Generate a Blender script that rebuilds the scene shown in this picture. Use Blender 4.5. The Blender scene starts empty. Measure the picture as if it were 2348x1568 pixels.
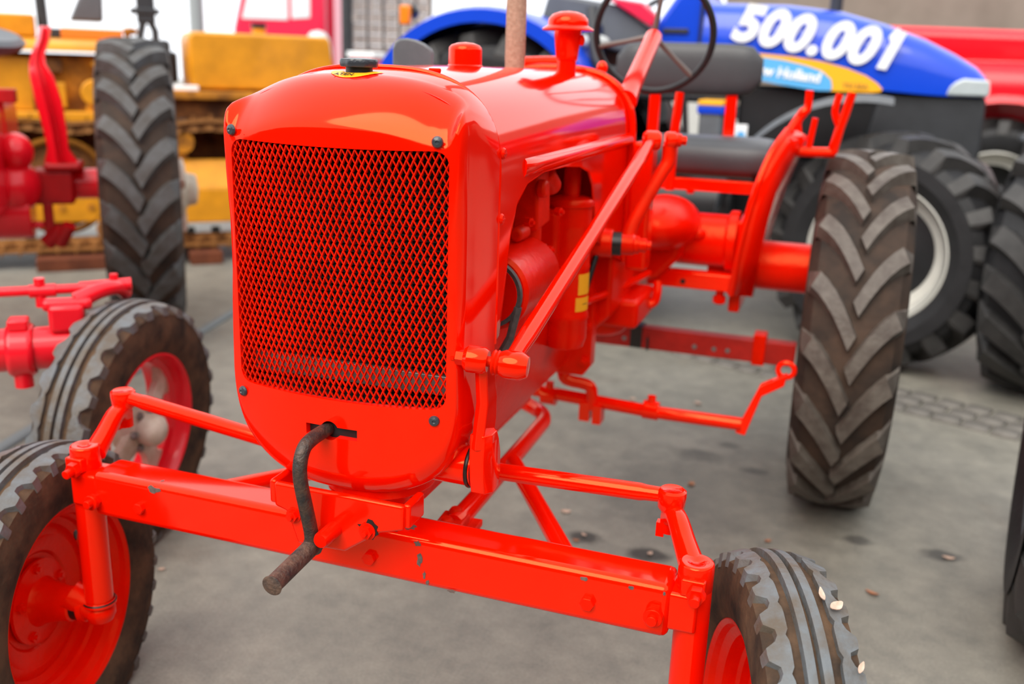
import bpy, bmesh, math, random
from mathutils import Vector, Matrix
random.seed(7)
C = bpy.context.scene.collection
PI = math.pi
V = Vector

# ------------------------------------------------------------------ camera, sky, light, exposure
cam_d = bpy.data.cameras.new('camera')
cam = bpy.data.objects.new('camera', cam_d)
C.objects.link(cam)
bpy.context.scene.camera = cam
cam_d.sensor_fit = 'HORIZONTAL'
cam_d.sensor_width = 36.0
cam_d.lens = 2199.62 / 2348 * 36.0
_r, _u, _w = V((0.94366667, 0.32922039, 0.03327391)), V((-0.120619, 0.24860469, 0.96106543)), V((-0.30813029, 0.91093888, -0.27431019))
cam.matrix_world = Matrix(((_r.x, _u.x, -_w.x, 0.74790529), (_r.y, _u.y, -_w.y, -1.38844326), (_r.z, _u.z, -_w.z, 1.38633556), (0, 0, 0, 1)))
cam_d.clip_start = 0.05
cam_d.clip_end = 300
cam_d.dof.use_dof = True
cam_d.dof.focus_distance = 1.52
cam_d.dof.aperture_fstop = 2.4
cam_d.dof.aperture_blades = 9

sc = bpy.context.scene
sc.view_settings.view_transform = 'Standard'
sc.view_settings.look = 'None'
sc.view_settings.gamma = 1.0
sc.view_settings.use_curve_mapping = False
sc.view_settings.exposure = 0.0

world = bpy.data.worlds.new('overcast_sky')
sc.world = world
world.use_nodes = True
wn, wl = world.node_tree.nodes, world.node_tree.links
bg = wn['Background']
tc = wn.new('ShaderNodeTexCoord')
nz = wn.new('ShaderNodeTexNoise')
nz.inputs['Scale'].default_value = 2.2
nz.inputs['Detail'].default_value = 5
cr = wn.new('ShaderNodeValToRGB')
cr.color_ramp.elements[0].position = 0.35
cr.color_ramp.elements[0].color = (0.86, 0.90, 0.96, 1)
cr.color_ramp.elements[1].position = 0.62
cr.color_ramp.elements[1].color = (1.0, 1.0, 1.0, 1)
wl.new(tc.outputs['Generated'], nz.inputs['Vector'])
wl.new(nz.outputs['Fac'], cr.inputs['Fac'])
wl.new(cr.outputs['Color'], bg.inputs['Color'])
bg.inputs['Strength'].default_value = 1.8

sun_d = bpy.data.lights.new('sun', 'SUN')
sun_d.energy = 3.3
sun_d.angle = math.radians(48)
sun_d.color = (1.0, 0.94, 0.84)
sun = bpy.data.objects.new('sun', sun_d)
C.objects.link(sun)
sun.rotation_euler = (math.radians(42), 0, math.radians(-8))

# ------------------------------------------------------------------ materials
def mat(name, col, rough=0.5, metal=0.0, coat=0.0, noise=0.0, nscale=8.0, spec=0.5, bump=0.0, bscale=60.0, col2=None, tint=None):
    m = bpy.data.materials.new(name)
    m.use_nodes = True
    n, l = m.node_tree.nodes, m.node_tree.links
    b = n['Principled BSDF']
    b.inputs['Base Color'].default_value = (*col, 1)
    b.inputs['Roughness'].default_value = rough
    b.inputs['Metallic'].default_value = metal
    b.inputs['Specular IOR Level'].default_value = spec
    b.inputs['Coat Weight'].default_value = coat
    if tint:
        b.inputs['Specular Tint'].default_value = (*tint, 1)
    b.inputs['Coat Roughness'].default_value = 0.035
    t = n.new('ShaderNodeTexCoord')
    x = n.new('ShaderNodeTexNoise')
    x.inputs['Scale'].default_value = nscale
    x.inputs['Detail'].default_value = 6
    x.inputs['Roughness'].default_value = 0.62
    l.new(t.outputs['Object'], x.inputs['Vector'])
    if noise > 0 or col2:
        r = n.new('ShaderNodeValToRGB')
        c2 = col2 or tuple(max(0, c * (1 - noise)) for c in col)
        r.color_ramp.elements[0].position = 0.36
        r.color_ramp.elements[0].color = (*c2, 1)
        r.color_ramp.elements[1].position = 0.64
        r.color_ramp.elements[1].color = (*col, 1)
        l.new(x.outputs['Fac'], r.inputs['Fac'])
        l.new(r.outputs['Color'], b.inputs['Base Color'])
    if bump > 0:
        y = n.new('ShaderNodeTexNoise')
        y.inputs['Scale'].default_value = bscale
        y.inputs['Detail'].default_value = 4
        l.new(t.outputs['Object'], y.inputs['Vector'])
        bp = n.new('ShaderNodeBump')
        bp.inputs['Strength'].default_value = bump
        bp.inputs['Distance'].default_value = 0.01
        l.new(y.outputs['Fac'], bp.inputs['Height'])
        l.new(bp.outputs['Normal'], b.inputs['Normal'])
    return m

ORANGE = mat('orange_paint', (0.95, 0.0055, 0.0), 0.085, spec=0.62, tint=(1.0, 0.58, 0.20), noise=0.05, nscale=3)
ORANGE_DULL = mat('dull_orange_paint', (0.84, 0.008, 0.0), 0.45, spec=0.3, tint=(1.0, 0.45, 0.15), noise=0.25, nscale=14, bump=0.08, bscale=90)
ORANGE_CAST = mat('cast_iron_orange_paint', (0.88, 0.005, 0.0), 0.28, spec=0.4, tint=(1.0, 0.45, 0.15), noise=0.12, nscale=10, bump=0.12, bscale=70)
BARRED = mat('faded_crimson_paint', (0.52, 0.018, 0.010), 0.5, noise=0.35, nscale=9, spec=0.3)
RED = mat('red_paint', (0.80, 0.006, 0.018), 0.32, coat=0.35, spec=0.3, noise=0.10, nscale=5)
RED_DARK = mat('dark_red_paint', (0.42, 0.004, 0.006), 0.45, spec=0.3, noise=0.3, nscale=9)
YELLOW = mat('yellow_paint', (0.74, 0.30, 0.010), 0.42, coat=0.1, spec=0.35, noise=0.22, nscale=6)
YELLOW_DIRTY = mat('dirty_yellow_paint', (0.62, 0.235, 0.014), 0.65, spec=0.25, nscale=7, col2=(0.20, 0.075, 0.012))
RUST = mat('rusty_yellow_brown', (0.20, 0.075, 0.02), 0.8, spec=0.2, nscale=9, col2=(0.055, 0.02, 0.008))
TRACK = mat('worn_track_steel', (0.45, 0.20, 0.06), 0.55, spec=0.3, nscale=12, col2=(0.16, 0.06, 0.015))
BLUE = mat('blue_paint', (0.0, 0.055, 0.62), 0.30, coat=0.5, spec=0.4, noise=0.06, nscale=4)
LBLUE = mat('light_blue_print', (0.10, 0.42, 0.80), 0.4)
SWOOSH = mat('yellow_print', (0.95, 0.45, 0.01), 0.4)
WHITE = mat('white_print', (0.86, 0.88, 0.90), 0.45)
CREAM = mat('cream_paint', (0.62, 0.57, 0.48), 0.5, spec=0.35, nscale=16, col2=(0.42, 0.34, 0.25))
RIMWHITE = mat('white_rim_paint', (0.62, 0.61, 0.56), 0.5, spec=0.35, noise=0.12, nscale=8)
RUBBER = mat('dusty_rubber', (0.110, 0.063, 0.036), 0.8, spec=0.2, nscale=11, col2=(0.030, 0.021, 0.016), bump=0.25, bscale=55)
RUBBER_REAR = mat('dark_dusty_rubber', (0.070, 0.043, 0.030), 0.75, spec=0.2, nscale=6, col2=(0.026, 0.020, 0.017), bump=0.2, bscale=55)
RUBBER_TREAD = mat('worn_tread_rubber', (0.128, 0.140, 0.150), 0.5, spec=0.35, nscale=15, col2=(0.10, 0.078, 0.058), bump=0.2, bscale=90)
RUBBER_LUG = mat('tread_bar_rubber', (0.120, 0.102, 0.086), 0.55, spec=0.4, nscale=20, col2=(0.068, 0.052, 0.043), bump=0.2, bscale=80)
RUBBER_DARK = mat('black_rubber', (0.020, 0.020, 0.022), 0.6, spec=0.35, noise=0.3, nscale=10, bump=0.15, bscale=40)
RUBBER_DARKLUG = mat('grey_black_rubber', (0.045, 0.043, 0.042), 0.55, spec=0.4, nscale=10, col2=(0.024, 0.023, 0.023))
BLACK = mat('black_plastic', (0.016, 0.017, 0.019), 0.4, spec=0.4, noise=0.2)
CHARCOAL = mat('charcoal_panel', (0.035, 0.037, 0.042), 0.5, spec=0.4, noise=0.2)
GREYP = mat('dark_grey_panel', (0.11, 0.12, 0.135), 0.5, spec=0.4, noise=0.15)
SEAT = mat('grey_black_vinyl', (0.050, 0.052, 0.058), 0.45, spec=0.5, noise=0.2, nscale=5, bump=0.08, bscale=120)
CAPBLUE = mat('blue_black_cap', (0.030, 0.037, 0.048), 0.28, spec=0.7, noise=0.3, nscale=40, bump=0.1, bscale=150)
IRON = mat('worn_black_iron', (0.030, 0.028, 0.028), 0.45, metal=0.3, spec=0.5, nscale=60, col2=(0.095, 0.055, 0.038), bump=0.3, bscale=180)
GRIP = mat('rusty_grip_steel', (0.13, 0.075, 0.052), 0.6, spec=0.35, nscale=45, col2=(0.028, 0.024, 0.024), bump=0.4, bscale=160)
STEEL = mat('grey_steel', (0.28, 0.27, 0.26), 0.45, metal=0.6, noise=0.3, nscale=30)
PIPE = mat('pitted_exhaust_pipe', (0.42, 0.30, 0.22), 0.75, spec=0.25, nscale=120, col2=(0.30, 0.20, 0.14), bump=0.3, bscale=260)
BELT = mat('belt_rubber', (0.05, 0.05, 0.05), 0.7, nscale=60, col2=(0.10, 0.095, 0.09))
CHIP = mat('bare_chipped_metal', (0.16, 0.105, 0.088), 0.7, nscale=120, col2=(0.09, 0.06, 0.055))
GREASE = mat('black_grease', (0.008, 0.007, 0.006), 0.35)
CORE = mat('radiator_core_black', (0.012, 0.012, 0.013), 0.6, spec=0.3)
WOOD = mat('red_brown_timber', (0.20, 0.060, 0.028), 0.75, spec=0.2, nscale=7, col2=(0.11, 0.034, 0.018))
LAMPGLASS = mat('headlamp_glass', (0.50, 0.56, 0.58), 0.15, spec=0.6, noise=0.15, nscale=12)
AMBER = mat('amber_lens', (0.85, 0.22, 0.01), 0.25)
STRIP = mat('grey_cable_strip', (0.19, 0.21, 0.215), 0.7)
PINKRED = mat('truck_red_paint', (0.75, 0.01, 0.06), 0.35, coat=0.3)
BEIGE = mat('beige_canvas', (0.26, 0.225, 0.19), 0.85, spec=0.15, nscale=2.5, col2=(0.215, 0.185, 0.155))
STONE = mat('pale_block', (0.42, 0.36, 0.33), 0.85, spec=0.15, nscale=5, col2=(0.26, 0.26, 0.32))
COBBLE = mat('cobble_granite', (0.20, 0.185, 0.165), 0.85, spec=0.2, nscale=9, col2=(0.13, 0.12, 0.108), bump=0.3, bscale=60)
LEAF = mat('dry_leaf', (0.42, 0.20, 0.10), 0.8, nscale=40, col2=(0.28, 0.10, 0.05))
LEAFPALE = mat('pale_dry_leaf', (0.62, 0.45, 0.36), 0.8, nscale=60, col2=(0.45, 0.30, 0.22))
POSTG = mat('grey_post_paint', (0.28, 0.30, 0.31), 0.6)
GLASS = mat('pale_window_glass', (0.75, 0.82, 0.86), 0.08, spec=0.6)
BLOCKER = mat('dark_blocker_boards', (0.060, 0.048, 0.040), 0.85, spec=0.2, nscale=3, col2=(0.035, 0.028, 0.024))

# ------------------------------------------------------------------ geometry helpers
def frame(d):
    d = V(d).normalized()
    a = V((0, 0, 1)) if abs(d.z) < 0.9 else V((1, 0, 0))
    u = d.cross(a).normalized()
    return u, d.cross(u).normalized(), d

class MB:
    def __init__(s):
        s.v, s.f, s.mi, s.cur = [], [], [], 0
    def add(s, vs, fs):
        k = len(s.v)
        s.v += [tuple(p) for p in vs]
        s.f += [tuple(k + i for i in f) for f in fs]
        s.mi += [s.cur] * len(fs)
        return s
    def box(s, c, size, R=None):
        h = [x / 2 for x in size]
        vs = [V((sx * h[0], sy * h[1], sz * h[2])) for sx in (-1, 1) for sy in (-1, 1) for sz in (-1, 1)]
        if R is not None:
            vs = [R @ p for p in vs]
        vs = [p + V(c) for p in vs]
        return s.add(vs, [(0, 1, 3, 2), (4, 6, 7, 5), (0, 4, 5, 1), (2, 3, 7, 6), (0, 2, 6, 4), (1, 5, 7, 3)])
    def mm(s, lo, hi):
        return s.box([(a + b) / 2 for a, b in zip(lo, hi)], [abs(b - a) for a, b in zip(lo, hi)])
    def bar(s, p0, p1, w, h, up=(0, 0, 1)):
        p0, p1 = V(p0), V(p1)
        d = (p1 - p0).normalized()
        x = d.cross(V(up))
        x = x.normalized() if x.length > 1e-5 else V((1, 0, 0))
        z = x.cross(d).normalized()
        vs = []
        for p in (p0, p1):
            for a, b in ((-1, -1), (1, -1), (1, 1), (-1, 1)):
                vs.append(p + x * a * w / 2 + z * b * h / 2)
        return s.add(vs, [(0, 1, 2, 3), (7, 6, 5, 4), (0, 4, 5, 1), (1, 5, 6, 2), (2, 6, 7, 3), (3, 7, 4, 0)])
    def cyl(s, p0, p1, r0, r1=None, n=18, cap=True):
        r1 = r0 if r1 is None else r1
        p0, p1 = V(p0), V(p1)
        u, w, d = frame(p1 - p0)
        vs = []
        for p, r in ((p0, r0), (p1, r1)):
            for i in range(n):
                a = 2 * PI * i / n
                vs.append(p + u * math.cos(a) * r + w * math.sin(a) * r)
        fs = [(i, (i + 1) % n, n + (i + 1) % n, n + i) for i in range(n)]
        if cap:
            fs += [tuple(range(n - 1, -1, -1)), tuple(range(n, 2 * n))]
        return s.add(vs, fs)
    def hexb(s, p, d, r, h):
        d = V(d).normalized()
        s.cyl(V(p), V(p) + d * h, r, n=6)
        return s.cyl(V(p) + d * h, V(p) + d * h * 1.5, r * 0.5, r * 0.42, n=10)
    def lathe(s, prof, o=(0, 0, 0), ax=(0, 0, 1), n=32, cap=False, closed=False):
        u, w, d = frame(ax)
        o = V(o)
        m = len(prof)
        vs = []
        for r, h in prof:
            for i in range(n):
                a = 2 * PI * i / n
                vs.append(o + d * h + u * math.cos(a) * r + w * math.sin(a) * r)
        fs = []
        for j in range(m if closed else m - 1):
            k = (j + 1) % m
            for i in range(n):
                fs.append((j * n + i, j * n + (i + 1) % n, k * n + (i + 1) % n, k * n + i))
        if cap:
            fs += [tuple(range(n - 1, -1, -1)), tuple(range((m - 1) * n, m * n))]
        return s.add(vs, fs)
    def tube(s, pts, r, n=12, sm=0, cap=True, sx=1.0):
        pts = [V(p) for p in pts]
        rs = list(r) if isinstance(r, (list, tuple)) else [r] * len(pts)
        if sm:
            q, qr = [], []
            for i in range(len(pts) - 1):
                a, b, c, d = pts[max(i - 1, 0)], pts[i], pts[i + 1], pts[min(i + 2, len(pts) - 1)]
                for k in range(sm):
                    t = k / sm
                    q.append(0.5 * ((2 * b) + (c - a) * t + (2 * a - 5 * b + 4 * c - d) * t * t + (3 * b - a - 3 * c + d) * t ** 3))
                    qr.append(rs[i] * (1 - t) + rs[i + 1] * t)
            q.append(pts[-1]); qr.append(rs[-1])
            pts, rs = q, qr
        m = len(pts)
        vs, pu = [], None
        for i, p in enumerate(pts):
            d = (pts[min(i + 1, m - 1)] - pts[max(i - 1, 0)]).normalized()
            if pu is None:
                u, w, _ = frame(d)
            else:
                u = (pu - d * pu.dot(d)).normalized()
                w = d.cross(u).normalized()
            pu = u
            for k in range(n):
                a = 2 * PI * k / n
                vs.append(p + u * math.cos(a) * rs[i] * sx + w * math.sin(a) * rs[i])
        fs = []
        for i in range(m - 1):
            for k in range(n):
                fs.append((i * n + k, i * n + (k + 1) % n, (i + 1) * n + (k + 1) % n, (i + 1) * n + k))
        if cap:
            fs += [tuple(range(n - 1, -1, -1)), tuple(range((m - 1) * n, m * n))]
        return s.add(vs, fs)
    def prism(s, poly, e):
        a = [V(p) for p in poly]
        e = V(e)
        n = len(a)
        return s.add(a + [p + e for p in a], [tuple(range(n - 1, -1, -1)), tuple(range(n, 2 * n))] + [(i, (i + 1) % n, n + (i + 1) % n, n + i) for i in range(n)])
    def ell(s, c, r, n=20, m=12):
        c = V(c)
        vs = []
        for j in range(1, m):
            b = PI * j / m
            for i in range(n):
                a = 2 * PI * i / n
                vs.append(c + V((r[0] * math.sin(b) * math.cos(a), r[1] * math.sin(b) * math.sin(a), r[2] * math.cos(b))))
        fs = []
        for j in range(m - 2):
            for i in range(n):
                fs.append((j * n + i, (j + 1) * n + i, (j + 1) * n + (i + 1) % n, j * n + (i + 1) % n))
        k = len(vs)
        vs += [c + V((0, 0, r[2])), c - V((0, 0, r[2]))]
        for i in range(n):
            fs += [(k, i, (i + 1) % n), (k + 1, (m - 2) * n + (i + 1) % n, (m - 2) * n + i)]
        return s.add(vs, fs)
    def loft(s, rings, closed=True, cap=False):
        n = len(rings[0])
        vs = [p for r in rings for p in r]
        fs = []
        for j in range(len(rings) - 1):
            for i in range(n if closed else n - 1):
                fs.append((j * n + i, j * n + (i + 1) % n, (j + 1) * n + (i + 1) % n, (j + 1) * n + i))
        if cap:
            fs += [tuple(range(n - 1, -1, -1)), tuple(range((len(rings) - 1) * n, len(rings) * n))]
        return s.add(vs, fs)
    def torus(s, c, ax, R, r, n=48, m=10):
        return s.lathe([(R + r * math.cos(2 * PI * k / m), r * math.sin(2 * PI * k / m)) for k in range(m)], c, ax, n, closed=True)
    def mesh(s, name, mats, ang=38, fix=True):
        me = bpy.data.meshes.new(name)
        me.from_pydata(s.v, [], s.f)
        for m in (mats if isinstance(mats, (list, tuple)) else [mats]):
            me.materials.append(m)
        if any(s.mi):
            me.polygons.foreach_set('material_index', s.mi)
        if fix:
            b = bmesh.new()
            b.from_mesh(me)
            bmesh.ops.recalc_face_normals(b, faces=b.faces)
            b.to_mesh(me)
            b.free()
        me.polygons.foreach_set('use_smooth', [True] * len(me.polygons))
        me.set_sharp_from_angle(angle=math.radians(ang))
        me.update()
        return me
    def build(s, name, mats, parent=None, ang=38, bev=0.0, loc=None, rot=None, fix=True):
        o = bpy.data.objects.new(name, s.mesh(name, mats, ang, fix))
        C.objects.link(o)
        if parent:
            o.parent = parent
        if loc:
            o.location = loc
        if rot:
            o.rotation_euler = rot
        if bev:
            md = o.modifiers.new('bevel', 'BEVEL')
            md.width = bev
            md.segments = 3
            md.limit_method = 'ANGLE'
            md.angle_limit = math.radians(35)
            md.harden_normals = False
        return o

def empty(name, loc=(0, 0, 0), rz=0.0, label=None, cat=None, group=None):
    o = bpy.data.objects.new(name, None)
    C.objects.link(o)
    o.location = loc
    o.rotation_euler = (0, 0, rz)
    o.empty_display_size = 0.1
    tag(o, label, cat, group)
    return o

def tag(o, label=None, cat=None, group=None, kind=None):
    if label: o['label'] = label
    if cat: o['category'] = cat
    if group: o['group'] = group
    if kind: o['kind'] = kind
    return o

def put(me, name, parent, loc=(0, 0, 0), rot=(0, 0, 0)):
    o = bpy.data.objects.new(name, me)
    C.objects.link(o)
    o.parent = parent
    o.location = loc
    o.rotation_euler = rot
    return o

# ------------------------------------------------------------------ the setting
def ground_material():
    m = bpy.data.materials.new('worn_grey_asphalt')
    m.use_nodes = True
    n, l = m.node_tree.nodes, m.node_tree.links
    b = n['Principled BSDF']
    b.inputs['Roughness'].default_value = 0.55
    b.inputs['Specular IOR Level'].default_value = 0.6
    t = n.new('ShaderNodeTexCoord')
    def noise(sc_, det=6, ro=0.6):
        x = n.new('ShaderNodeTexNoise')
        x.inputs['Scale'].default_value = sc_
        x.inputs['Detail'].default_value = det
        x.inputs['Roughness'].default_value = ro
        l.new(t.outputs['Object'], x.inputs['Vector'])
        return x
    def ramp(src, p0, c0, p1, c1):
        r = n.new('ShaderNodeValToRGB')
        r.color_ramp.elements[0].position = p0
        r.color_ramp.elements[0].color = (*c0, 1)
        r.color_ramp.elements[1].position = p1
        r.color_ramp.elements[1].color = (*c1, 1)
        l.new(src, r.inputs['Fac'])
        return r
    def mix(a, b_, fac, mode='MIX'):
        x = n.new('ShaderNodeMix')
        x.data_type = 'RGBA'
        x.blend_type = mode
        for inp, val in ((x.inputs['A'], a), (x.inputs['B'], b_), (x.inputs['Factor'], fac)):
            if hasattr(val, 'links'):
                l.new(val, inp)
            elif isinstance(val, tuple):
                inp.default_value = (*val, 1)
            else:
                inp.default_value = val
        return x.outputs['Result']
    big = ramp(noise(1.3, 4).outputs['Fac'], 0.35, (0.205, 0.196, 0.170), 0.68, (0.268, 0.255, 0.222))
    mid = ramp(noise(9, 8, 0.7).outputs['Fac'], 0.30, (0.72, 0.72, 0.72), 0.66, (1.16, 1.14, 1.10))
    fine = ramp(noise(140, 3, 0.7).outputs['Fac'], 0.30, (0.80, 0.80, 0.80), 0.72, (1.18, 1.17, 1.15))
    c = mix(big.outputs['Color'], mid.outputs['Color'], 1.0, 'MULTIPLY')
    c = mix(c, fine.outputs['Color'], 0.9, 'MULTIPLY')
    warm = ramp(noise(2.4, 5).outputs['Fac'], 0.60, (0, 0, 0), 0.74, (1, 1, 1))
    c = mix(c, (0.155, 0.115, 0.085), mix((0, 0, 0), warm.outputs['Color'], 0.35))
    # oil spots in their places, plus a broad patch of shade painted under the tractor
    edge = noise(16, 4, 0.6)
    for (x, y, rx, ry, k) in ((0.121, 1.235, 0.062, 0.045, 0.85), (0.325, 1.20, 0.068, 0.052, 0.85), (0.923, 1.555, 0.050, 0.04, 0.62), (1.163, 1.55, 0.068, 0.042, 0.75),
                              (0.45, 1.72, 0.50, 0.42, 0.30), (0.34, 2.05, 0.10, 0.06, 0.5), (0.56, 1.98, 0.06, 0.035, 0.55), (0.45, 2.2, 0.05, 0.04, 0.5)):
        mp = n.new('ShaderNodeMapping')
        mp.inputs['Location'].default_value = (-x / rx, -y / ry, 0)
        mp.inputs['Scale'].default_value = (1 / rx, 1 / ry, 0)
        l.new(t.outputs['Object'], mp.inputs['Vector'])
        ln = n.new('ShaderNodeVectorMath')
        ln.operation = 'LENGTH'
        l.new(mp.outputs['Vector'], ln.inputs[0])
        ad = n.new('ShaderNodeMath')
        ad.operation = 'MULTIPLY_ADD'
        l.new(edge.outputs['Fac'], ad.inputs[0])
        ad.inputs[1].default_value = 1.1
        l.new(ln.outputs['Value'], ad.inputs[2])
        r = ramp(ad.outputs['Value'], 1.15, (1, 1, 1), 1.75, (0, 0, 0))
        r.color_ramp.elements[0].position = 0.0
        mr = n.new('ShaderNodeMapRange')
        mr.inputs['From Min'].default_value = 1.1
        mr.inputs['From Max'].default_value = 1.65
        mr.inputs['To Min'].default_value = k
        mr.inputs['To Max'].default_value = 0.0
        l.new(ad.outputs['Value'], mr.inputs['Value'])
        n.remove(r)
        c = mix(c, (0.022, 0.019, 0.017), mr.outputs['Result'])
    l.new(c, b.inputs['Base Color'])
    bp = n.new('ShaderNodeBump')
    bp.inputs['Strength'].default_value = 0.35
    bp.inputs['Distance'].default_value = 0.004
    l.new(noise(170, 4, 0.7).outputs['Fac'], bp.inputs['Height'])
    l.new(bp.outputs['Normal'], b.inputs['Normal'])
    return m

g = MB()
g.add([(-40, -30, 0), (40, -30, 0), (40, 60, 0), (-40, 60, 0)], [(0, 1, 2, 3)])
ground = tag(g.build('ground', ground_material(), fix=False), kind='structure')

# cobbled gutter strip running behind the orange tractor: stones are parts of the ground
ca, cb = V((-2.6, 4.62, 0)), V((2.1, 2.66, 0))
cd = (cb - ca).normalized()
cn = V((-cd.y, cd.x, 0))
stones = []
for k in range(4):
    b = MB()
    w, h = 0.052 + 0.006 * random.random(), 0.050
    pts = []
    for (sx, sy) in ((-1, -1), (0, -1.08), (1, -1), (1.06, 0), (1, 1), (0, 1.06), (-1, 1), (-1.05, 0)):
        pts.append((sx * w * random.uniform(0.88, 1.0), sy * h * random.uniform(0.88, 1.0)))
    b.loft([[V((x, y, -0.02)) for x, y in pts], [V((x, y, 0.008)) for x, y in pts], [V((x * 0.8, y * 0.8, 0.016)) for x, y in pts]], cap=True)
    stones.append(b.mesh('cobble', COBBLE, 60))
L = (cb - ca).length
i = 0
for row in range(3):
    s = -0.03 * row
    while s < L:
        p = ca + cd * (s + 0.058 * (row % 2)) + cn * (row * 0.112 - 0.112)
        o = put(random.choice(stones), 'cobble', ground, (p.x, p.y, random.uniform(-0.004, 0.003)), (0, 0, math.atan2(cd.y, cd.x) + random.uniform(-0.09, 0.09)))
        s += 0.118
        i += 1

# ------------------------------------------------------------------ tyres and wheels
def rib_tyre(R, W, rb, nl=34):
    """three-rib implement tyre around the local X axis; returns MB (slot 0 carcass, slot 1 tread)"""
    b = MB()
    h = W / 2
    gd = 0.013
    prof = [(rb + 0.004, -h * 0.66), (rb + 0.014, -h * 0.84), (rb + (R - rb) * 0.30, -h * 0.98), (rb + (R - rb) * 0.55, -h * 1.0), (rb + (R - rb) * 0.80, -h * 0.93), (R - gd - 0.006, -h * 0.74)]
    half = [(R - gd - 0.001, -h * 0.60)]
    prof += half
    prof += [(R - gd, -h * 0.36)]
    prof += [(R - gd, h * 0.36), (R - gd - 0.001, h * 0.60)]
    prof += [(r, -x) for r, x in reversed(prof[:6])]
    b.lathe(prof, (0, 0, 0), (1, 0, 0), 96)
    b.cur = 1
    for c0, c1 in ((-0.26, -0.05), (0.05, 0.26)):
        b.lathe([(R - gd - 0.003, c0 * h - 0.001), (R - 0.001, c0 * h + 0.001), (R, (c0 + c1) / 2 * h), (R - 0.001, c1 * h - 0.001), (R - gd - 0.003, c1 * h + 0.001)], (0, 0, 0), (1, 0, 0), 96)
    for sd in (-1, 1):
        n = nl * 6
        rings = []
        # notched shoulder rib
        def P(a, x, r):
            return V((sd * x, r * math.cos(a), r * math.sin(a)))
        for k in range(n):
            a = 2 * PI * k / n + (PI / nl if sd > 0 else 0)
            ph = k % 6
            out = [0.92, 0.92, 0.90, 0.70, 0.68, 0.74][ph]
            inn = [0.45, 0.45, 0.45, 0.45, 0.51, 0.46][ph]
            rt = R - 0.004
            rings.append([P(a, inn * h, R - gd - 0.004), P(a, inn * h + 0.001, rt), P(a, out * h, rt - 0.003 - (out - 0.66) * 0.02), P(a, (out + 0.05) * h, R - gd - 0.014 - (0.010 if out > 0.7 else 0))])
        m4 = 4
        vs = [p for r in rings for p in r]
        fs = []
        for k in range(n):
            k2 = (k + 1) % n
            for q in range(3):
                fs.append((k * m4 + q, k * m4 + q + 1, k2 * m4 + q + 1, k2 * m4 + q))
        b.add(vs, fs)
    return b

def lug_tyre(R, W, rb, nl, lw=0.042, lh=0.028, ang=0.20, sweep=0.30, cross=0.06, hand=1, shoulder=0.055):
    """bar-lug tractor tyre around local X; hand flips the chevrons"""
    b = MB()
    h = W / 2
    Rc = R - lh
    prof = [(rb - 0.01, -h * 0.74), (rb + 0.02, -h * 0.86), (rb + (Rc - rb) * 0.35, -h * 1.0), (rb + (Rc - rb) * 0.65, -h * 1.0), (Rc - shoulder * 1.1, -h * 0.94), (Rc - shoulder * 0.45, -h * 0.80), (Rc - shoulder * 0.12, -h * 0.5), (Rc, -h * 0.2)]
    prof += [(r, -x) for r, x in reversed(prof)]
    b.lathe(prof, (0, 0, 0), (1, 0, 0), 72)
    b.cur = 1
    def surf(x):
        t = abs(x) / h
        if t <= 0.5: return Rc - shoulder * 0.12 * (t / 0.5) ** 2
        if t <= 0.8: return Rc - shoulder * (0.12 + 0.33 * (t - 0.5) / 0.3)
        return Rc - shoulder * (0.45 + 0.65 * (t - 0.8) / 0.14)
    for sd in (-1, 1):
        for k in range(nl):
            a0 = 2 * PI * (k + (0.5 if sd > 0 else 0)) / nl
            rings = []
            for q in range(7):
                t = q / 6.0
                x = (0.97 - t * (0.97 + cross)) * h
                an = a0 + hand * sweep * (0.42 * t + 0.58 * t * t)
                r0 = surf(x) - 0.006
                top = R - (surf(0) - surf(x)) * 0.55 if t > 0.12 else surf(x) + lh * 0.55
                top = min(top, R)
                w = lw * (1.15 - 0.25 * t)
                da = w / R / 2 * 1.25
                p = []
                for (aa, rr) in ((-1.45, r0), (-1.0, top), (1.0, top), (1.45, r0)):
                    aq = an + aa * da
                    p.append(V((sd * x + (aa * w * 0.28 * sd * hand if 0.05 < t else 0), rr * math.cos(aq), rr * math.sin(aq))))
                rings.append(p)
            b.loft(rings, closed=False)
            n0 = len(b.v)
            b.add(rings[0], [(0, 1, 2, 3)])
            b.add(rings[-1], [(3, 2, 1, 0)])
    return b

def mirror_x(mb):
    mb.v = [(-x, y, z) for x, y, z in mb.v]
    mb.f = [tuple(reversed(f)) for f in mb.f]
    return mb

# ================================================================== ORANGE TRACTOR
T = empty('vintage_tractor', (0, 0, 0), 0, 'bright orange vintage row crop tractor with mesh grille and hand crank in front', 'tractor')

# --- radiator shell
HW, ZT, ZB = 0.222, 1.378, 0.690
FW, FX = 0.208 / 0.222, 0.006
def sup(t, p):
    return math.copysign(abs(t) ** p, t)
def shell_outline(rz, e1):
    pts = []
    seg = []
    # walk clockwise from top centre
    def arc(cx, cz, rx, rz, a0, a1, k, e=2.0):
        for i in range(k):
            a = a0 + (a1 - a0) * i / k
            seg.append((cx + rx * sup(math.cos(a), 2 / e), cz + rz * sup(math.sin(a), 2 / e)))
    arc(0, ZT - rz, HW, rz, PI / 2, 0, 24, e1)
    for i in range(16):
        seg.append((HW, ZT - rz - (ZT - rz - 0.86) * i / 16))
    arc(0, 0.86, HW, 0.86 - ZB, 0, -PI / 2, 24, 2.6)
    right = seg[:]
    left = [(-x, z) for x, z in reversed(right[1:])]
    bot = [(0, ZB)]
    return right + bot + left
OUT = shell_outline(0.155, 2.75)
OUTF = shell_outline(0.098, 2.6)
HX, HZ0, HZ1, HR = 0.187, 0.862, 1.266, 0.022
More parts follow.
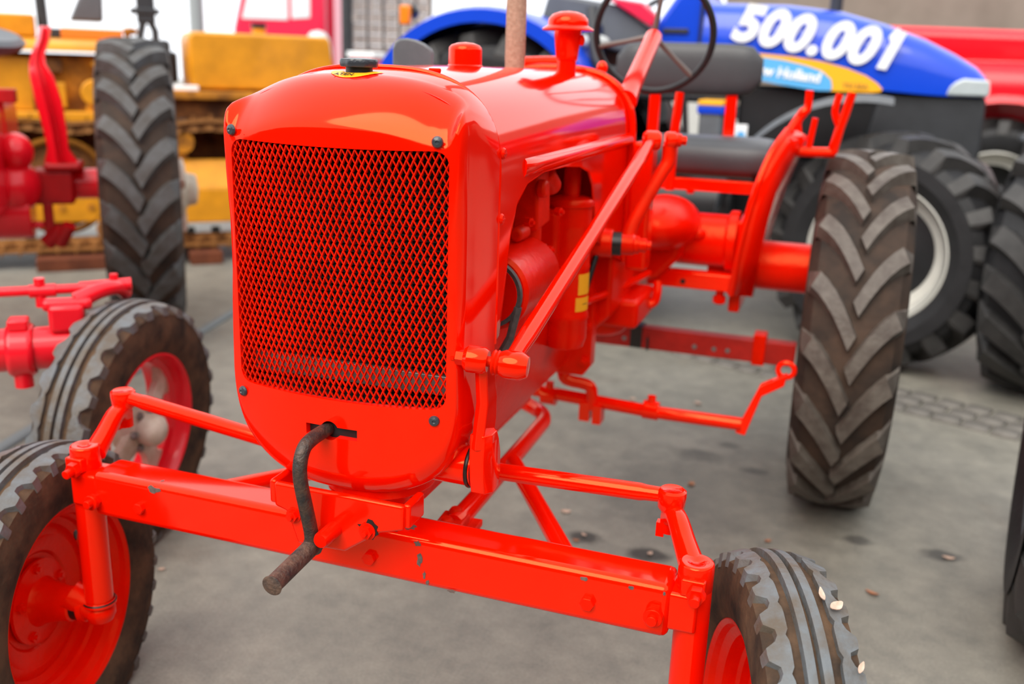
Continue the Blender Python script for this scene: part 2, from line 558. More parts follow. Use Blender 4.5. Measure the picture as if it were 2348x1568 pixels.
def hole_pt(x, z, shrink=0.0):
    """project an outline point to the rounded rectangular grille opening"""
    cx, cz = 0.0, (HZ0 + HZ1) / 2
    dx, dz = x / HW, (z - 1.04) / 0.348
    m = max(abs(dx), abs(dz))
    px, pz = dx / m, dz / m
    hx, hz = HX - shrink, (HZ1 - HZ0) / 2 - shrink
    X_, Z_ = px * hx, cz + pz * hz
    # round the corners
    ex, ez = abs(X_) - (hx - HR), abs(Z_ - cz) - (hz - HR)
    if ex > 0 and ez > 0:
        q = math.hypot(ex, ez)
        X_ = math.copysign(hx - HR + ex / q * HR, X_)
        Z_ = cz + math.copysign(hz - HR + ez / q * HR, Z_ - cz)
    # lower edge and upper edge sag gently to the middle
    sag = 0.010 * (1 - (X_ / HX) ** 2)
    Z_ -= sag * (0.4 if Z_ > cz else 0.35)
    return X_, Z_
def face_y(x, z):
    return -0.060 - 0.030 * (1 - min(1, (x / HW) ** 2))
rings = []
NR = 22
for j in range(NR + 1):
    t = 1 - (1 - j / NR) ** 1.7
    r = []
    for io, (x, z) in enumerate(OUTF):
        ax_, az_ = OUTF[io - 1]
        bx_, bz_ = OUTF[(io + 1) % len(OUTF)]
        nzv = -(bx_ - ax_) / math.hypot(bx_ - ax_, bz_ - az_) if z > 1.1 else 0.0
        nzv = abs(nzv)
        kt = max(0, min(1, (nzv - 0.40) / 0.58))
        kt = kt * kt * (3 - 2 * kt)
        kb = max(0, min(1, (0.86 - z) / 0.12))
        hx, hz = hole_pt(x, z)
        hx += 0.007
        x = x * FW + FX
        z = z - 0.007 * kt
        px, pz = hx + (x - hx) * t, hz + (z - hz) * t
        gap = math.hypot(x - hx, z - hz)
        d = gap * (1 - t)
        rad = min(gap, 0.030 + 0.055 * kt + 0.03 * kb)
        dep = 0.026 + 0.012 * kb
        y = face_y(px, pz)
        if d < rad:
            q = 1 - d / rad
            y += (1 - kt) * dep * (1 - math.sqrt(max(0, 1 - q * q)))
            y += kt * (0.062 * (math.sqrt(1 + (q / 0.25) ** 2) - 1) / (math.sqrt(1 + (1 / 0.25) ** 2) - 1) + 0.034 * (1 - math.sqrt(max(0, 1 - q ** 5))))
        r.append(V((px, y, pz)))
    rings.append(r)
# lip turned inwards at the opening, then the side wall back to the seam
lip = [V((p.x * 0.995, p.y + 0.010, 1.064 + (p.z - 1.064) * 0.995)) for p in rings[0]]
b = MB()
last = rings[-1]
side1 = [V((FX + (p.x - FX) * 1.012, max(p.y + 0.006, -0.020), p.z + 0.001)) for p in last]
side2 = [V((x, 0.076, z + 0.002 * (z > 1.2))) for x, z in OUT]
inner = [V((p.x * 0.985, 0.076, 1.04 + (p.z - 1.04) * 0.985)) for p in last]
inner2 = [V((p.x * 0.965, -0.02, 1.04 + (p.z - 1.04) * 0.965)) for p in last]
b.loft([inner2, inner, side2, side1] + rings[::-1] + [lip])
shell = b.build('radiator_shell', ORANGE, T, ang=50)

# crank slot cut through the face
cz0 = 0.803
cut = MB()
cut.box((0.001, -0.08, cz0), (0.094, 0.08, 0.0185))
cut2 = MB()
cut2.cyl((-0.002, -0.14, cz0 + 0.002), (-0.002, -0.03, cz0 + 0.002), 0.0165, n=24)
for mb in (cut, cut2):
    oc = mb.build('cutter', ORANGE)
    md = shell.modifiers.new('slot', 'BOOLEAN')
    md.operation = 'DIFFERENCE'
    md.solver = 'EXACT'
    md.object = oc
    bpy.context.view_layer.update()
    dg = bpy.context.evaluated_depsgraph_get()
    nm = bpy.data.meshes.new_from_object(shell.evaluated_get(dg))
    if len(nm.polygons) > 500:
        shell.modifiers.clear()
        shell.data = nm
    else:
        shell.modifiers.clear()
    bpy.data.objects.remove(oc)
shell.data.set_sharp_from_angle(angle=math.radians(50))
b = MB()
b.mm((-0.075, -0.076, 0.782), (0.075, -0.062, 0.826))  # black plate close behind the slot, stands in for the shade inside
b.build('slot_shade_plate', BLACK, T)

# --- expanded-metal grille and radiator core
b = MB()
cw, ch = 0.0108, 0.0222
def gy(x):
    return -0.056 - 0.030 * (1 - min(1, (x / HW) ** 2))
nx, nzr = int(0.374 / cw) + 1, int(0.408 / ch) + 1
def inside(x, z):
    sag = 0.004 * (1 - (x / HX) ** 2)
    return abs(x - 0.007) < HX + 0.004 and HZ0 - 0.007 - sag < z < HZ1 + 0.010 - sag
for ix in range(-nx // 2 - 1, nx // 2 + 2):
    for iz in range(nzr * 2 + 5):
        x0, z0 = ix * cw, HZ0 - 0.012 + iz * ch / 2
        off = cw / 2 if iz % 2 else 0
        xa = x0 + off
        for dx in (-1, 1):
            xb = xa + dx * cw / 2
            za, zb = z0, z0 + ch / 2
            if inside(xa, za) and inside(xb, zb):
                pa, pb = V((xa, gy(xa) + 0.0012, za)), V((xb, gy(xb) - 0.0012, zb))
                b.bar(pa, pb + (pb - pa) * 0.06, 0.0019, 0.0040, (0.42 * dx, 1.0, 0.30))
grille = b.build('grille_mesh', ORANGE_DULL, T, ang=20, fix=False)
b = MB()
b.mm((-0.205, 0.0, 0.80), (0.205, 0.06, 1.29))
for k in range(62):
    z = 0.85 + k * 0.007
    b.mm((-0.2, -0.006, z), (0.2, 0.002, z + 0.0022))
for k in range(22):
    x = -0.195 + k * 0.0186
    b.mm((x, -0.004, 0.82), (x + 0.004, 0.002, 1.285))
b.build('radiator_core', CORE, T, ang=20)
b = MB()
b.mm((-0.19, -0.022, 0.868), (0.19, -0.012, 0.902))
b.build('lower_core_bar', STEEL, T, bev=0.002)

# --- grille screws
sm = MB()
sm.lathe([(0.0086, 0), (0.0090, 0.0012), (0.0074, 0.0046), (0.0030, 0.0062), (0.0018, 0.0048), (0.0, 0.0046)], (0, 0, 0), (0, -1, 0), 20)
sme = sm.mesh('screw', CAPBLUE)
for x, z in ((-0.1765, 1.2785), (0.1765, 1.2785), (-0.1765, 0.8435), (0.1765, 0.8435)):
    put(sme, 'grille_screw', T, (x, face_y(x, z) - 0.0002, z), (0, 0, math.copysign(0.28, x)))
# purple-dark roundel on the shell's left flank
b = MB()
b.lathe([(0.001, 0.006), (0.018, 0.005), (0.023, 0.002), (0.024, -0.004)], (-0.211, -0.012, 1.287), (-1, 0, 0.06), 28)
b.build('side_reflector', mat('violet_reflector', (0.10, 0.04, 0.10), 0.2), T)

# --- radiator cap and sticker around the neck
rc = V((0.0, 0.022, 1.3705))
b = MB()
b.cyl(rc + V((0, 0, -0.01)), rc + V((0, 0, 0.012)), 0.0212, n=28)
cap_neck = b.build('filler_neck', BLACK, T)
b = MB()
pr = []
for k in range(48):
    a = 2 * PI * k / 48
    r = 0.0300 + 0.0010 * math.cos(a * 8)
    pr.append((r, a))
b.loft([[rc + V((r * s_ * math.cos(a), r * s_ * math.sin(a), h)) for r, a in pr] for s_, h in ((0.80, 0.009), (0.97, 0.0095), (1.0, 0.012), (1.0, 0.0185), (0.96, 0.0215), (0.55, 0.023), (0.1, 0.0235))], cap=True)
b.build('radiator_cap', CAPBLUE, T)
from mathutils.bvhtree import BVHTree
bvh = BVHTree.FromPolygons([v_.co for v_ in shell.data.vertices], [tuple(p_.vertices) for p_ in shell.data.polygons])
b = MB()
for k in range(24):
    a0, a1 = PI + PI * k / 24, PI + PI * (k + 1) / 24
    q = []
    for r in (0.024, 0.044):
        for a in (a0, a1):
            x, y = rc.x + r * math.cos(a), rc.y + r * math.sin(a)
            # follow the crown of the shell
            hit = bvh.ray_cast(V((x, y, 1.6)), V((0, 0, -1)))[0]
            q.append(V((x, y, hit.z + 0.0010)))
    b.add(q, [(0, 1, 3, 2)])
stk = b.build('neck_sticker', mat('yellow_sticker', (0.95, 0.42, 0.01), 0.4), T, fix=False)

def text(body, parent, name, m, size, M, extrude=0.0006, shear=0.0, offset=0.0, spacing=1.0, align='CENTER'):
    cu = bpy.data.curves.new(name, 'FONT')
    cu.body = body
    cu.size = size
    cu.extrude = extrude
    cu.shear = shear
    cu.offset = offset
    cu.space_character = spacing
    cu.align_x = align
    cu.align_y = 'CENTER'
    o0 = bpy.data.objects.new(name, cu)
    C.objects.link(o0)
    bpy.context.view_layer.update()
    me = bpy.data.meshes.new_from_object(o0.evaluated_get(bpy.context.evaluated_depsgraph_get()))
    bpy.data.objects.remove(o0)
    me.materials.clear()
    me.materials.append(m)
    o = bpy.data.objects.new(name, me)
    C.objects.link(o)
    o.parent = parent
    o.matrix_local = M
    return o
BLKPRINT = mat('black_print', (0.02, 0.02, 0.02), 0.5)
text('ATEN', stk, 'sticker_lettering', BLKPRINT, 0.013, Matrix.Translation((-0.008, -0.0135, bvh.ray_cast(V((-0.008, -0.0135, 1.6)), V((0, 0, -1)))[0].z + 0.0022)) @ Matrix.Rotation(0.30, 4, 'X'), 0.0003)

# --- hood
def hood_low(y):
    tab = [(0.07, 0.935), (0.105, 0.945), (0.130, 1.03), (0.150, 1.11), (0.180, 1.160), (0.235, 1.190), (0.335, 1.202), (0.48, 1.200), (0.60, 1.190), (0.68, 1.172), (0.72, 1.140), (0.745, 1.095), (0.765, 1.05), (0.80, 1.00), (0.88, 0.97), (1.00, 0.93), (1.10, 0.90)]
    for (a, za), (c_, zc) in zip(tab, tab[1:]):
        if a <= y <= c_:
            return za + (zc - za) * (y - a) / (c_ - a)
    return tab[-1][1] if y > 1 else tab[0][1]
ys = [0.076, 0.09, 0.105, 0.118, 0.130, 0.140, 0.150, 0.165, 0.18, 0.205, 0.235, 0.285, 0.335, 0.40, 0.48, 0.54, 0.60, 0.64, 0.68, 0.70, 0.72, 0.733, 0.745, 0.755, 0.765, 0.78, 0.80, 0.84, 0.88, 0.94, 1.0, 1.05, 1.10]
def hood_half(y, k=1.0):
    hw = (HW - 0.002 - 0.010 * max(0, min(1, y))) * k
    top = ZT + 0.002 + 0.008 * max(0, min(1, y / 0.4))
    pts = []
    for i in range(25):
        a = PI / 2 - PI / 2 * i / 24
        pts.append((hw * sup(math.cos(a), 2 / 2.7), (top - 0.17) + 0.17 * k * sup(math.sin(a), 2 / 2.7)))
    zl = hood_low(y)
    for i in range(1, 9):
        pts.append((hw, (top - 0.17) + (zl - (top - 0.17)) * i / 8))
    return pts
rings = []
for y in ys:
    h = hood_half(y)
    rings.append([V((-x, y, z)) for x, z in reversed(h[1:])] + [V((x, y, z)) for x, z in h])
b = MB()
b.loft(rings, closed=False)
hood = b.build('hood', ORANGE, T, ang=50, fix=False)
md = hood.modifiers.new('thick', 'SOLIDIFY')
md.thickness = 0.004
md.offset = -1
# seam bead where shell and hood meet
b = MB()
h = hood_half(0.08, 1.0)
path = [V((-x - 0.0005, 0.079, z)) for x, z in reversed(h[1:])] + [V((x + 0.0005, 0.079, z)) for x, z in h]
b.tube(path, 0.0042, 8)
b.build('hood_seam_bead', ORANGE, T)
# rear hoop of the hood
b = MB()
h = hood_half(1.10, 1.015)
path = [V((-x, 1.10, z)) for x, z in reversed(h[1:])] + [V((x, 1.10, z)) for x, z in h]
b.tube(path, 0.011, 10)
h = hood_half(1.16, 1.0)
rr0 = [V((-x, 1.10, z)) for x, z in reversed(hood_half(1.10, 1.0)[1:])] + [V((x, 1.10, z)) for x, z in hood_half(1.10, 1.0)]
rr1 = [V((p.x * 0.99, 1.17, 0.9 + (p.z - 0.9) * 0.985)) for p in rr0]
b.loft([rr0, rr1], closed=False)
b.add(rr1, [tuple(range(len(rr1)))])
b.build('dash_cowl', ORANGE, T, ang=50)
# raised ridge along each hood flank
for sx in (-1, 1):
    rg = MB()
    x0 = sx * (HW - 0.0045)
    prof = []
    for y, s_ in ((0.215, 0.35), (0.24, 0.9), (0.30, 1), (0.6, 1), (0.95, 1), (1.09, 1)):
        xx = sx * (HW - 0.002 - 0.010 * y)
        prof.append([V((xx, y, 1.236)), V((xx + sx * 0.010 * s_, y, 1.231)), V((xx + sx * 0.013 * s_, y, 1.221)), V((xx + sx * 0.009 * s_, y, 1.210)), V((xx, y, 1.204))])
    rg.loft(prof, closed=False)
    rg.add(prof[0], [(0, 1, 2, 3, 4)])
    rg.build('hood_ridge', ORANGE, T, ang=60)
# side bolts on the seam
bm_ = MB()
bm_.lathe([(0.0092, 0.0), (0.0095, 0.002), (0.0072, 0.0055), (0.0, 0.0062)], (0, 0, 0), (1, 0, 0), 18)
bm_.box((0.0062, 0, 0), (0.0012, 0.011, 0.0018))
bme = bm_.mesh('seam_bolt', ORANGE_CAST)
for z in (1.254, 1.148):
    put(bme, 'seam_bolt', T, (HW, 0.086, z))
    put(bme, 'seam_bolt', T, (-HW, 0.086, z), (0, 0, PI))
# hood pull tab
b = MB()
b.box((0.083, 0.13, 1.379), (0.020, 0.012, 0.006), Matrix.Rotation(0.3, 3, 'Z'))
b.build('hood_latch', ORANGE_DULL, T, bev=0.002)
# --- fuel cap, exhaust, precleaner, slanted dark cap
fc = V((0.0, 0.47, 1.386))
b = MB()
b.lathe([(0.0355, -0.006), (0.036, 0.002), (0.0335, 0.004), (0.0335, 0.032), (0.0325, 0.037), (0.028, 0.0415), (0.016, 0.0455), (0.0, 0.047)], fc, (0, 0, 1), 32)
b.build('fuel_cap', ORANGE, T)
ex = V((0.0, 0.774, 1.36))
b = MB()
b.lathe([(0.0215, 0), (0.0232, 0.05), (0.0232, 0.16), (0.0226, 0.175), (0.0236, 0.20), (0.0232, 0.55), (0.0200, 0.55), (0.0200, 0.30)], ex, (0, 0, 1), 28)
b.build('exhaust_pipe', PIPE, T)
pc = V((0.10, 0.853, 1.345))
b = MB()
b.lathe([(0.0228, 0), (0.0222, 0.062), (0.0252, 0.064), (0.0252, 0.070), (0.0262, 0.075), (0.0315, 0.12), (0.0315, 0.132)], pc, (0, 0, 1), 28)
pre = b.build('precleaner', ORANGE, T)
b = MB()
b.lathe([(0.031, 0.128), (0.0585, 0.1285), (0.060, 0.131), (0.058, 0.1335), (0.047, 0.140), (0.0468, 0.149), (0.045, 0.155), (0.036, 0.1645), (0.020, 0.170), (0.0, 0.172)], pc, (0, 0, 1), 36)
b.build('precleaner_hat', ORANGE, pre)
b = MB()
b.ell(pc + V((0.034, 0.0, 0.108)), (0.008, 0.008, 0.012), 12, 8)
b.build('precleaner_clip', ORANGE_DULL, pre)
b = MB()
sil = [(-0.298, 1.20), (-0.196, 1.20), (-0.195, 1.414), (-0.199, 1.423), (-0.218, 1.435), (-0.240, 1.443), (-0.262, 1.446), (-0.279, 1.444), (-0.291, 1.436), (-0.298, 1.420)]
b.prism([V((x, 0.75, z)) for x, z in sil], (-0.006, 0.022, 0))
b.build('grey_deflector_plate', mat('blue_grey_rubber', (0.115, 0.130, 0.145), 0.45, noise=0.3, nscale=14), T, bev=0.005)

# --- engine seen through the side opening
b = MB()
b.mm((-0.12, 0.16, 0.84), (0.075, 1.0, 1.10))
b.mm((-0.10, 0.2, 1.08), (0.06, 0.95, 1.20))
b.build('engine_block', ORANGE_CAST, T, bev=0.008)
# crankcase and oil pan
b = MB()
sec = [(0.10, 0.88), (0.135, 0.85), (0.128, 0.74), (0.092, 0.625), (0.070, 0.608), (-0.070, 0.608), (-0.092, 0.625), (-0.128, 0.74), (-0.135, 0.85), (-0.10, 0.88)]
rings = [[V((x * k, y, z)) for x, z in sec] for y, k in ((0.05, 0.96), (0.09, 1), (0.5, 1), (0.98, 1.0), (1.02, 0.98))]
b.loft(rings, cap=True)
b.build('crankcase', ORANGE_CAST, T, ang=25, bev=0.008)
b = MB()
b.prism([(0.145, 0.99, 0.60), (0.165, 0.99, 0.63), (0.165, 0.99, 0.80), (0.14, 0.99, 0.90), (-0.14, 0.99, 0.90), (-0.165, 0.99, 0.80), (-0.165, 0.99, 0.63), (-0.145, 0.99, 0.60)], (0, 0.05, 0))
fl = b.build('bell_housing_flange', ORANGE_CAST, T, bev=0.005)
hb = MB(); hb.hexb((0, 0, 0), (0, -1, 0), 0.012, 0.012)
hbm = hb.mesh('flange_bolt', ORANGE_CAST, 25)
for x, z in ((0.148, 0.645), (0.150, 0.74), (0.140, 0.84)):
    put(hbm, 'flange_bolt', fl, (x, 0.99, z))
b = MB()
b.mm((-0.05, 0.40, 0.566), (0.052, 0.84, 0.620))
b.build('frame_rail', ORANGE, T, bev=0.006)
# generator with pulley and fan belt
b = MB()
g0, g1 = V((0.150, 0.245, 0.985)), V((0.150, 0.50, 0.985))
gd = (g1 - g0).normalized()
b.lathe([(0.0, 0.0), (0.066, 0.0), (0.0735, 0.006), (0.0735, 0.205), (0.070, 0.212), (0.064, 0.230), (0.045, 0.245), (0.0, 0.247)], g0, gd, 36)
gen = b.build('generator', ORANGE_CAST, T)
b = MB()
b.lathe([(0.0, -0.016), (0.012, -0.016), (0.014, -0.010), (0.045, -0.010), (0.056, -0.014), (0.058, -0.011), (0.050, -0.004)], g0, gd, 36)
b.build('pulley', ORANGE_CAST, gen)
b = MB()
b.lathe([(0.054, -0.012), (0.0645, -0.016), (0.0645, -0.004), (0.054, -0.006)], g0, gd, 40, closed=True)
b.tube([g0 + V((0.058, -0.010, -0.02)), g0 + V((0.045, -0.012, -0.08)), g0 + V((0.0, -0.012, -0.17))], 0.008, 8)
b.build('fan_belt', BELT, gen)
b = MB()
b.mm((0.07, 0.26, 0.86), (0.15, 0.46, 0.93))
b.build('generator_bracket', ORANGE_CAST, T, bev=0.005)
# carburettor and manifold pieces
b = MB()
b.box((0.150, 0.47, 1.135), (0.055, 0.085, 0.115), Matrix.Rotation(0.12, 3, 'X'))
b.cyl((0.165, 0.50, 1.185), (0.165, 0.56, 1.150), 0.022)
b.cyl((0.175, 0.43, 1.16), (0.195, 0.43, 1.16), 0.018)
b.cyl((0.155, 0.42, 1.075), (0.155, 0.36, 1.075), 0.014)
car = b.build('carburettor', ORANGE_DULL, T, bev=0.006)
b = MB()
b.cyl((0.150, 0.475, 1.04), (0.150, 0.475, 1.085), 0.022)
b.cyl((0.150, 0.475, 1.018), (0.150, 0.475, 1.04), 0.036, n=6)
b.build('float_bowl', ORANGE_DULL, car, bev=0.003)
for p in ((0.175, 0.42, 1.02), (0.178, 0.505, 1.025), (0.17, 0.38, 1.10), (0.18, 0.55, 1.10)):
    b = MB()
    b.hexb(p, (1, -0.3, 0), 0.0095, 0.013)
    b.build('carburettor_bolt', ORANGE_CAST, car)
# oil-bath air cleaner
ac = V((0.160, 0.735, 0.0))
b = MB()
b.lathe([(0.0, 1.112), (0.030, 1.112), (0.050, 1.106), (0.055, 1.098), (0.0545, 1.090), (0.051, 1.088), (0.051, 1.05), (0.052, 1.045), (0.051, 1.04), (0.051, 0.955), (0.0525, 0.950), (0.051, 0.945), (0.051, 0.845), (0.054, 0.838), (0.055, 0.828), (0.052, 0.822), (0.052, 0.78), (0.045, 0.757), (0.030, 0.752), (0.0, 0.752)], ac, (0, 0, 1), 36)
acl = b.build('air_cleaner', ORANGE_CAST, T)
b = MB()
b.tube([ac + V((0, 0, 1.10)), ac + V((0, 0.005, 1.20)), ac + V((-0.03, 0.06, 1.33))], 0.0195, 16, sm=5)
b.build('air_pipe', ORANGE_CAST, acl)
b = MB()
b.mm((0.10, 0.655, 0.945), (0.155, 0.70, 1.085))
b.build('cleaner_mount', ORANGE_CAST, acl, bev=0.012)
def curved_patch(c, R, a0, a1, z0, z1, n=8):
    mb = MB()
    vs = []
    for i in range(n + 1):
        a = a0 + (a1 - a0) * i / n
        for z in (z0, z1):
            vs.append(V((c.x + R * math.cos(a), c.y + R * math.sin(a), z)))
    mb.add(vs, [(2 * i, 2 * i + 2, 2 * i + 3, 2 * i + 1) for i in range(n)])
    return mb
ys_ = mat('orange_yellow_sticker', (0.90, 0.36, 0.005), 0.5)
curved_patch(ac, 0.0516, -0.75, 0.25, 0.888, 0.937).build('sticker', ys_, acl)
st2 = curved_patch(ac, 0.0516, -0.85, 0.22, 0.849, 0.882).build('sticker', ys_, acl)
curved_patch(ac, 0.0519, -0.45, -0.05, 0.865, 0.8665).build('printed_line', BLKPRINT, st2)

# --- steering: bottom pivot, drop arm, drag link, pitman arm
def joint(name, parent, p, d, r=0.021, L=0.05, m=ORANGE):
    p, d = V(p), V(d).normalized()
    mb = MB()
    mb.lathe([(0.0, -L / 2), (r * 0.75, -L / 2), (r, -L / 2 + r * 0.3), (r, L / 2 - r * 0.3), (r * 0.8, L / 2), (0.0, L / 2)], p, d, 24)
    return mb.build(name, m, parent)
b = MB()
b.cyl((0.06, 0.0, 0.745), (0.222, 0.0, 0.745), 0.034, n=28)
piv = b.build('steering_shaft_housing', ORANGE, T)
b = MB()
b.torus((0.216, 0.0, 0.745), (1, 0, 0), 0.0335, 0.004, 32, 8)
b.cyl((0.214, 0, 0.745), (0.226, 0, 0.745), 0.032)
b.build('grease_ring', GREASE, piv)
b = MB()
prof = [(0.745 - 0.036, 0.026, 0.0), (0.735, 0.036, 0.002), (0.77, 0.038, 0.0), (0.80, 0.030, -0.006), (0.815, 0.024, -0.012)]
sec = []
for z, w, yo in prof:
    sec.append([V((0.224 + dx, yo + w * sy, z)) for dx, sy in ((0, -1), (0.024, -1), (0.034, -0.5), (0.034, 0.5), (0.024, 1), (0, 1))])
b.loft(sec, cap=True)
sec = []
for z, w, yo, xo in ((0.79, 0.030, -0.012, 0.226), (0.83, 0.033, -0.006, 0.228), (0.87, 0.026, -0.012, 0.232), (0.92, 0.022, -0.028, 0.234), (0.945, 0.020, -0.035, 0.235)):
    sec.append([V((xo + dx, yo + w * sy, z)) for dx, sy in ((0, -0.8), (0.010, -1), (0.021, -0.8), (0.021, 0.8), (0.010, 1), (0, 0.8))])
b.loft(sec, cap=True)
b.build('drop_arm', ORANGE, T, ang=50, bev=0.002)
J0 = V((0.238, -0.052, 0.948))
J1 = V((0.290, -0.045, 0.945))
jd = (J1 - J0).normalized()
joint('arm_eye', T, J0, jd, 0.0215, 0.038)
b = MB()
b.cyl(J0 - jd * 0.018, J0 - jd * 0.032, 0.0125, n=6)
b.cyl(J0 - jd * 0.030, J0 - jd * 0.042, 0.0075, n=12)
for k in range(6):
    a = PI / 3 * k
    u, w, _ = frame(jd)
    b.box(J0 - jd * 0.036 + (u * math.cos(a) + w * math.sin(a)) * 0.0095, (0.006, 0.0045, 0.0045))
b.tube([J0 - jd * 0.037 + V((0, 0, 0.022)), J0 - jd * 0.037, J0 - jd * 0.037 + V((0.004, 0, -0.018)), J0 - jd * 0.037 + V((-0.004, -0.004, -0.022))], 0.0012, 6)
b.build('castle_nut', ORANGE_CAST, T)
b = MB()
b.cyl(J0 + jd * 0.014, J1, 0.0085, n=14)
b.lathe([(0.0175, 0.0), (0.0205, 0.003), (0.018, 0.006), (0.0205, 0.009), (0.018, 0.012)], J0 + jd * 0.026, jd, 24)
b.build('joint_dust_boot', ORANGE_DULL, T)
LE = V((0.290, 0.975, 1.228))
b = MB()
b.lathe([(0.0, -0.018), (0.019, -0.018), (0.0225, -0.010), (0.0225, 0.014), (0.0165, 0.026), (0.0, 0.027)], J1 + jd * 0.004, jd, 26)
b.build('drag_link_ball_end', ORANGE, T)
ld = (LE - J1).normalized()
b = MB()
b.tube([J1 + ld * 0.012, J1 + ld * 0.05, J1 + ld * 0.09, LE - ld * 0.10, LE - ld * 0.02], [0.013, 0.0135, 0.0155, 0.0155, 0.013], 16)
b.build('drag_link', ORANGE, T)
joint('drag_link_rear_eye', T, LE, (1, 0.35, 0), 0.024, 0.042)
joint('drag_link_rear_eye', T, LE + V((0.042, 0.02, 0.002)), (1, 0.35, 0), 0.021, 0.03)
b = MB()
b.cyl(LE + V((0.055, 0.025, 0.002)), LE + V((0.078, 0.033, 0.002)), 0.012, n=6)
b.cyl(LE + V((0.055, 0.025, 0.002)), LE + V((0.066, 0.029, 0.002)), 0.016, n=16)
b.build('castle_nut', ORANGE_CAST, T)
PV = V((0.265, 0.885, 0.985))
b = MB()
b.tube([LE + V((0.040, 0.02, -0.01)), LE + V((0.040, 0.02, -0.05)), LE + V((0.025, 0.00, -0.085)), PV + V((0.008, 0.02, 0.05)), PV], [0.017, 0.017, 0.0165, 0.016, 0.020], 14, sm=4)
b.build('pitman_arm', ORANGE_DULL, T)
b = MB()
b.cyl((0.12, 0.86, 0.985), (0.232, 0.875, 0.985), 0.040, 0.034)
b.build('steering_gear_boss', ORANGE_CAST, T, bev=0.004)
b = MB()
b.cyl((0.228, 0.875, 0.985), (0.252, 0.88, 0.985), 0.029)
b.build('shaft_seal', GREASE, T)
b = MB()
b.lathe([(0.026, 0), (0.026, 0.03), (0.022, 0.034), (0.022, 0.045), (0.017, 0.046), (0.017, 0.062), (0.010, 0.064), (0.010, 0.074), (0, 0.074)], (0.250, 0.88, 0.985), (1, 0.15, 0), 18)
b.build('shaft_nut', ORANGE_CAST, T)
b = MB()
b.cyl((0.18, 0.80, 1.055), (0.18, 0.83, 0.99), 0.008)
b.cyl((0.18, 0.80, 1.055), (0.165, 0.80, 1.075), 0.010)
b.cyl((0.20, 0.86, 0.97), (0.17, 0.80, 0.80), 0.007)
b.build('clutch_rod', GREASE, T)

# --- front pedestal, axle, bumper bracket, crank
b = MB()
b.lathe([(0.055, 0.0), (0.055, 0.052), (0.088, 0.060), (0.097, 0.066), (0.097, 0.125), (0.090, 0.150)], (0.030, 0.035, 0.612), (0, 0, 1), 40)
ped = b.build('front_pedestal', ORANGE_CAST, T, bev=0.002)
b = MB()
b.cyl((0.002, -0.075, 0.714), (0.002, -0.050, 0.714), 0.009, n=6)
b.build('pedestal_bolt', IRON, ped)
b = MB()
# U-shaped bracket plate standing in front of the beam
y0, y1 = -0.112, -0.098
def ubr(y, zt, zb):
    return [(x, y, z) for x, z in ((-0.098, zt), (0.142, zt), (0.142, zb), (0.100, zb - 0.012), (0.035, 0.603), (-0.055, 0.600), (-0.075, zb - 0.006), (-0.098, zb))]
b.prism([V(p) for p in ubr(y0, 0.705, 0.662)], (0, y1 - y0, 0))
b.mm((-0.112, -0.104, 0.662), (-0.098, -0.045, 0.705))
b.mm((0.136, -0.104, 0.662), (0.150, -0.045, 0.705))
b.build('bumper_bracket', ORANGE, T, bev=0.005)
b = MB()
b.lathe([(0.0, -0.042), (0.0115, -0.042), (0.0138, -0.037), (0.0138, 0.07), (0.0, 0.07)], (0.017, -0.118, 0.642), (0, 1, 0), 24)
b.build('axle_pivot_pin', ORANGE_CAST, T)
for (x, z, r, dk) in ((-0.060, 0.652, 0.010, 0), (0.078, 0.650, 0.011, 1)):
    b = MB(); b.hexb((x, -0.112, z), (0, -1, 0), r, 0.010); b.cyl((x, -0.109, z), (x, -0.115, z), r * 1.35)
    b.build('bracket_bolt', ORANGE_CAST, T)
def blotch(c, u, w, r, m, name, parent, seed, n=13, asp=1.0, t=0.0005):
    rnd = random.Random(seed)
    c, u, w = V(c), V(u).normalized(), V(w).normalized()
    nn = u.cross(w)
    pts = []
    for k in range(n):
        a = 2 * PI * k / n
        q = r * rnd.uniform(0.5, 1.15)
        pts.append(c + u * math.cos(a) * q * asp + w * math.sin(a) * q)
    mb = MB()
    mb.prism([p - nn * t for p in pts], nn * 2 * t)
    return mb.build(name, m, parent, ang=20)
blotch((0.081, -0.1125, 0.655), (1, 0, 0), (0, 0, 1), 0.019, GREASE, 'chipped_paint', T, 3, 15, 1.1)
# main beam
ZA, ZC = 0.524, 0.616
b = MB()
b.mm((-0.552, -0.042, ZA), (0.568, 0.040, ZC))
beam = b.build('front_axle_beam', ORANGE, T, bev=0.013)
for lo_, hi_ in (((0.555, -0.035, ZA + 0.014), (0.610, 0.033, ZC - 0.012)), ((-0.610, -0.035, ZA + 0.010), (-0.545, 0.033, ZC - 0.014))):
    b = MB()
    b.mm(lo_, hi_)
    b.build('axle_extension', ORANGE, T, bev=0.006)
def beam_bolt(x, z, r=0.0125, long=True):
    mb = MB()
    mb.cyl((x, -0.041, z), (x, -0.052, z), r, n=6)
    if long:
        mb.cyl((x, -0.050, z), (x, -0.058, z), r * 1.0, n=18)
        mb.cyl((x, -0.056, z), (x, -0.068, z), r * 0.56, n=14)
    return mb.build('axle_bolt', ORANGE_CAST, beam, bev=0.0012)
beam_bolt(0.545, 0.566, 0.0155); beam_bolt(-0.544, 0.558, 0.0150)
beam_bolt(0.437, 0.562, 0.0125, False); beam_bolt(-0.438, 0.563, 0.0115, False); beam_bolt(0.046, 0.560, 0.0125, False)
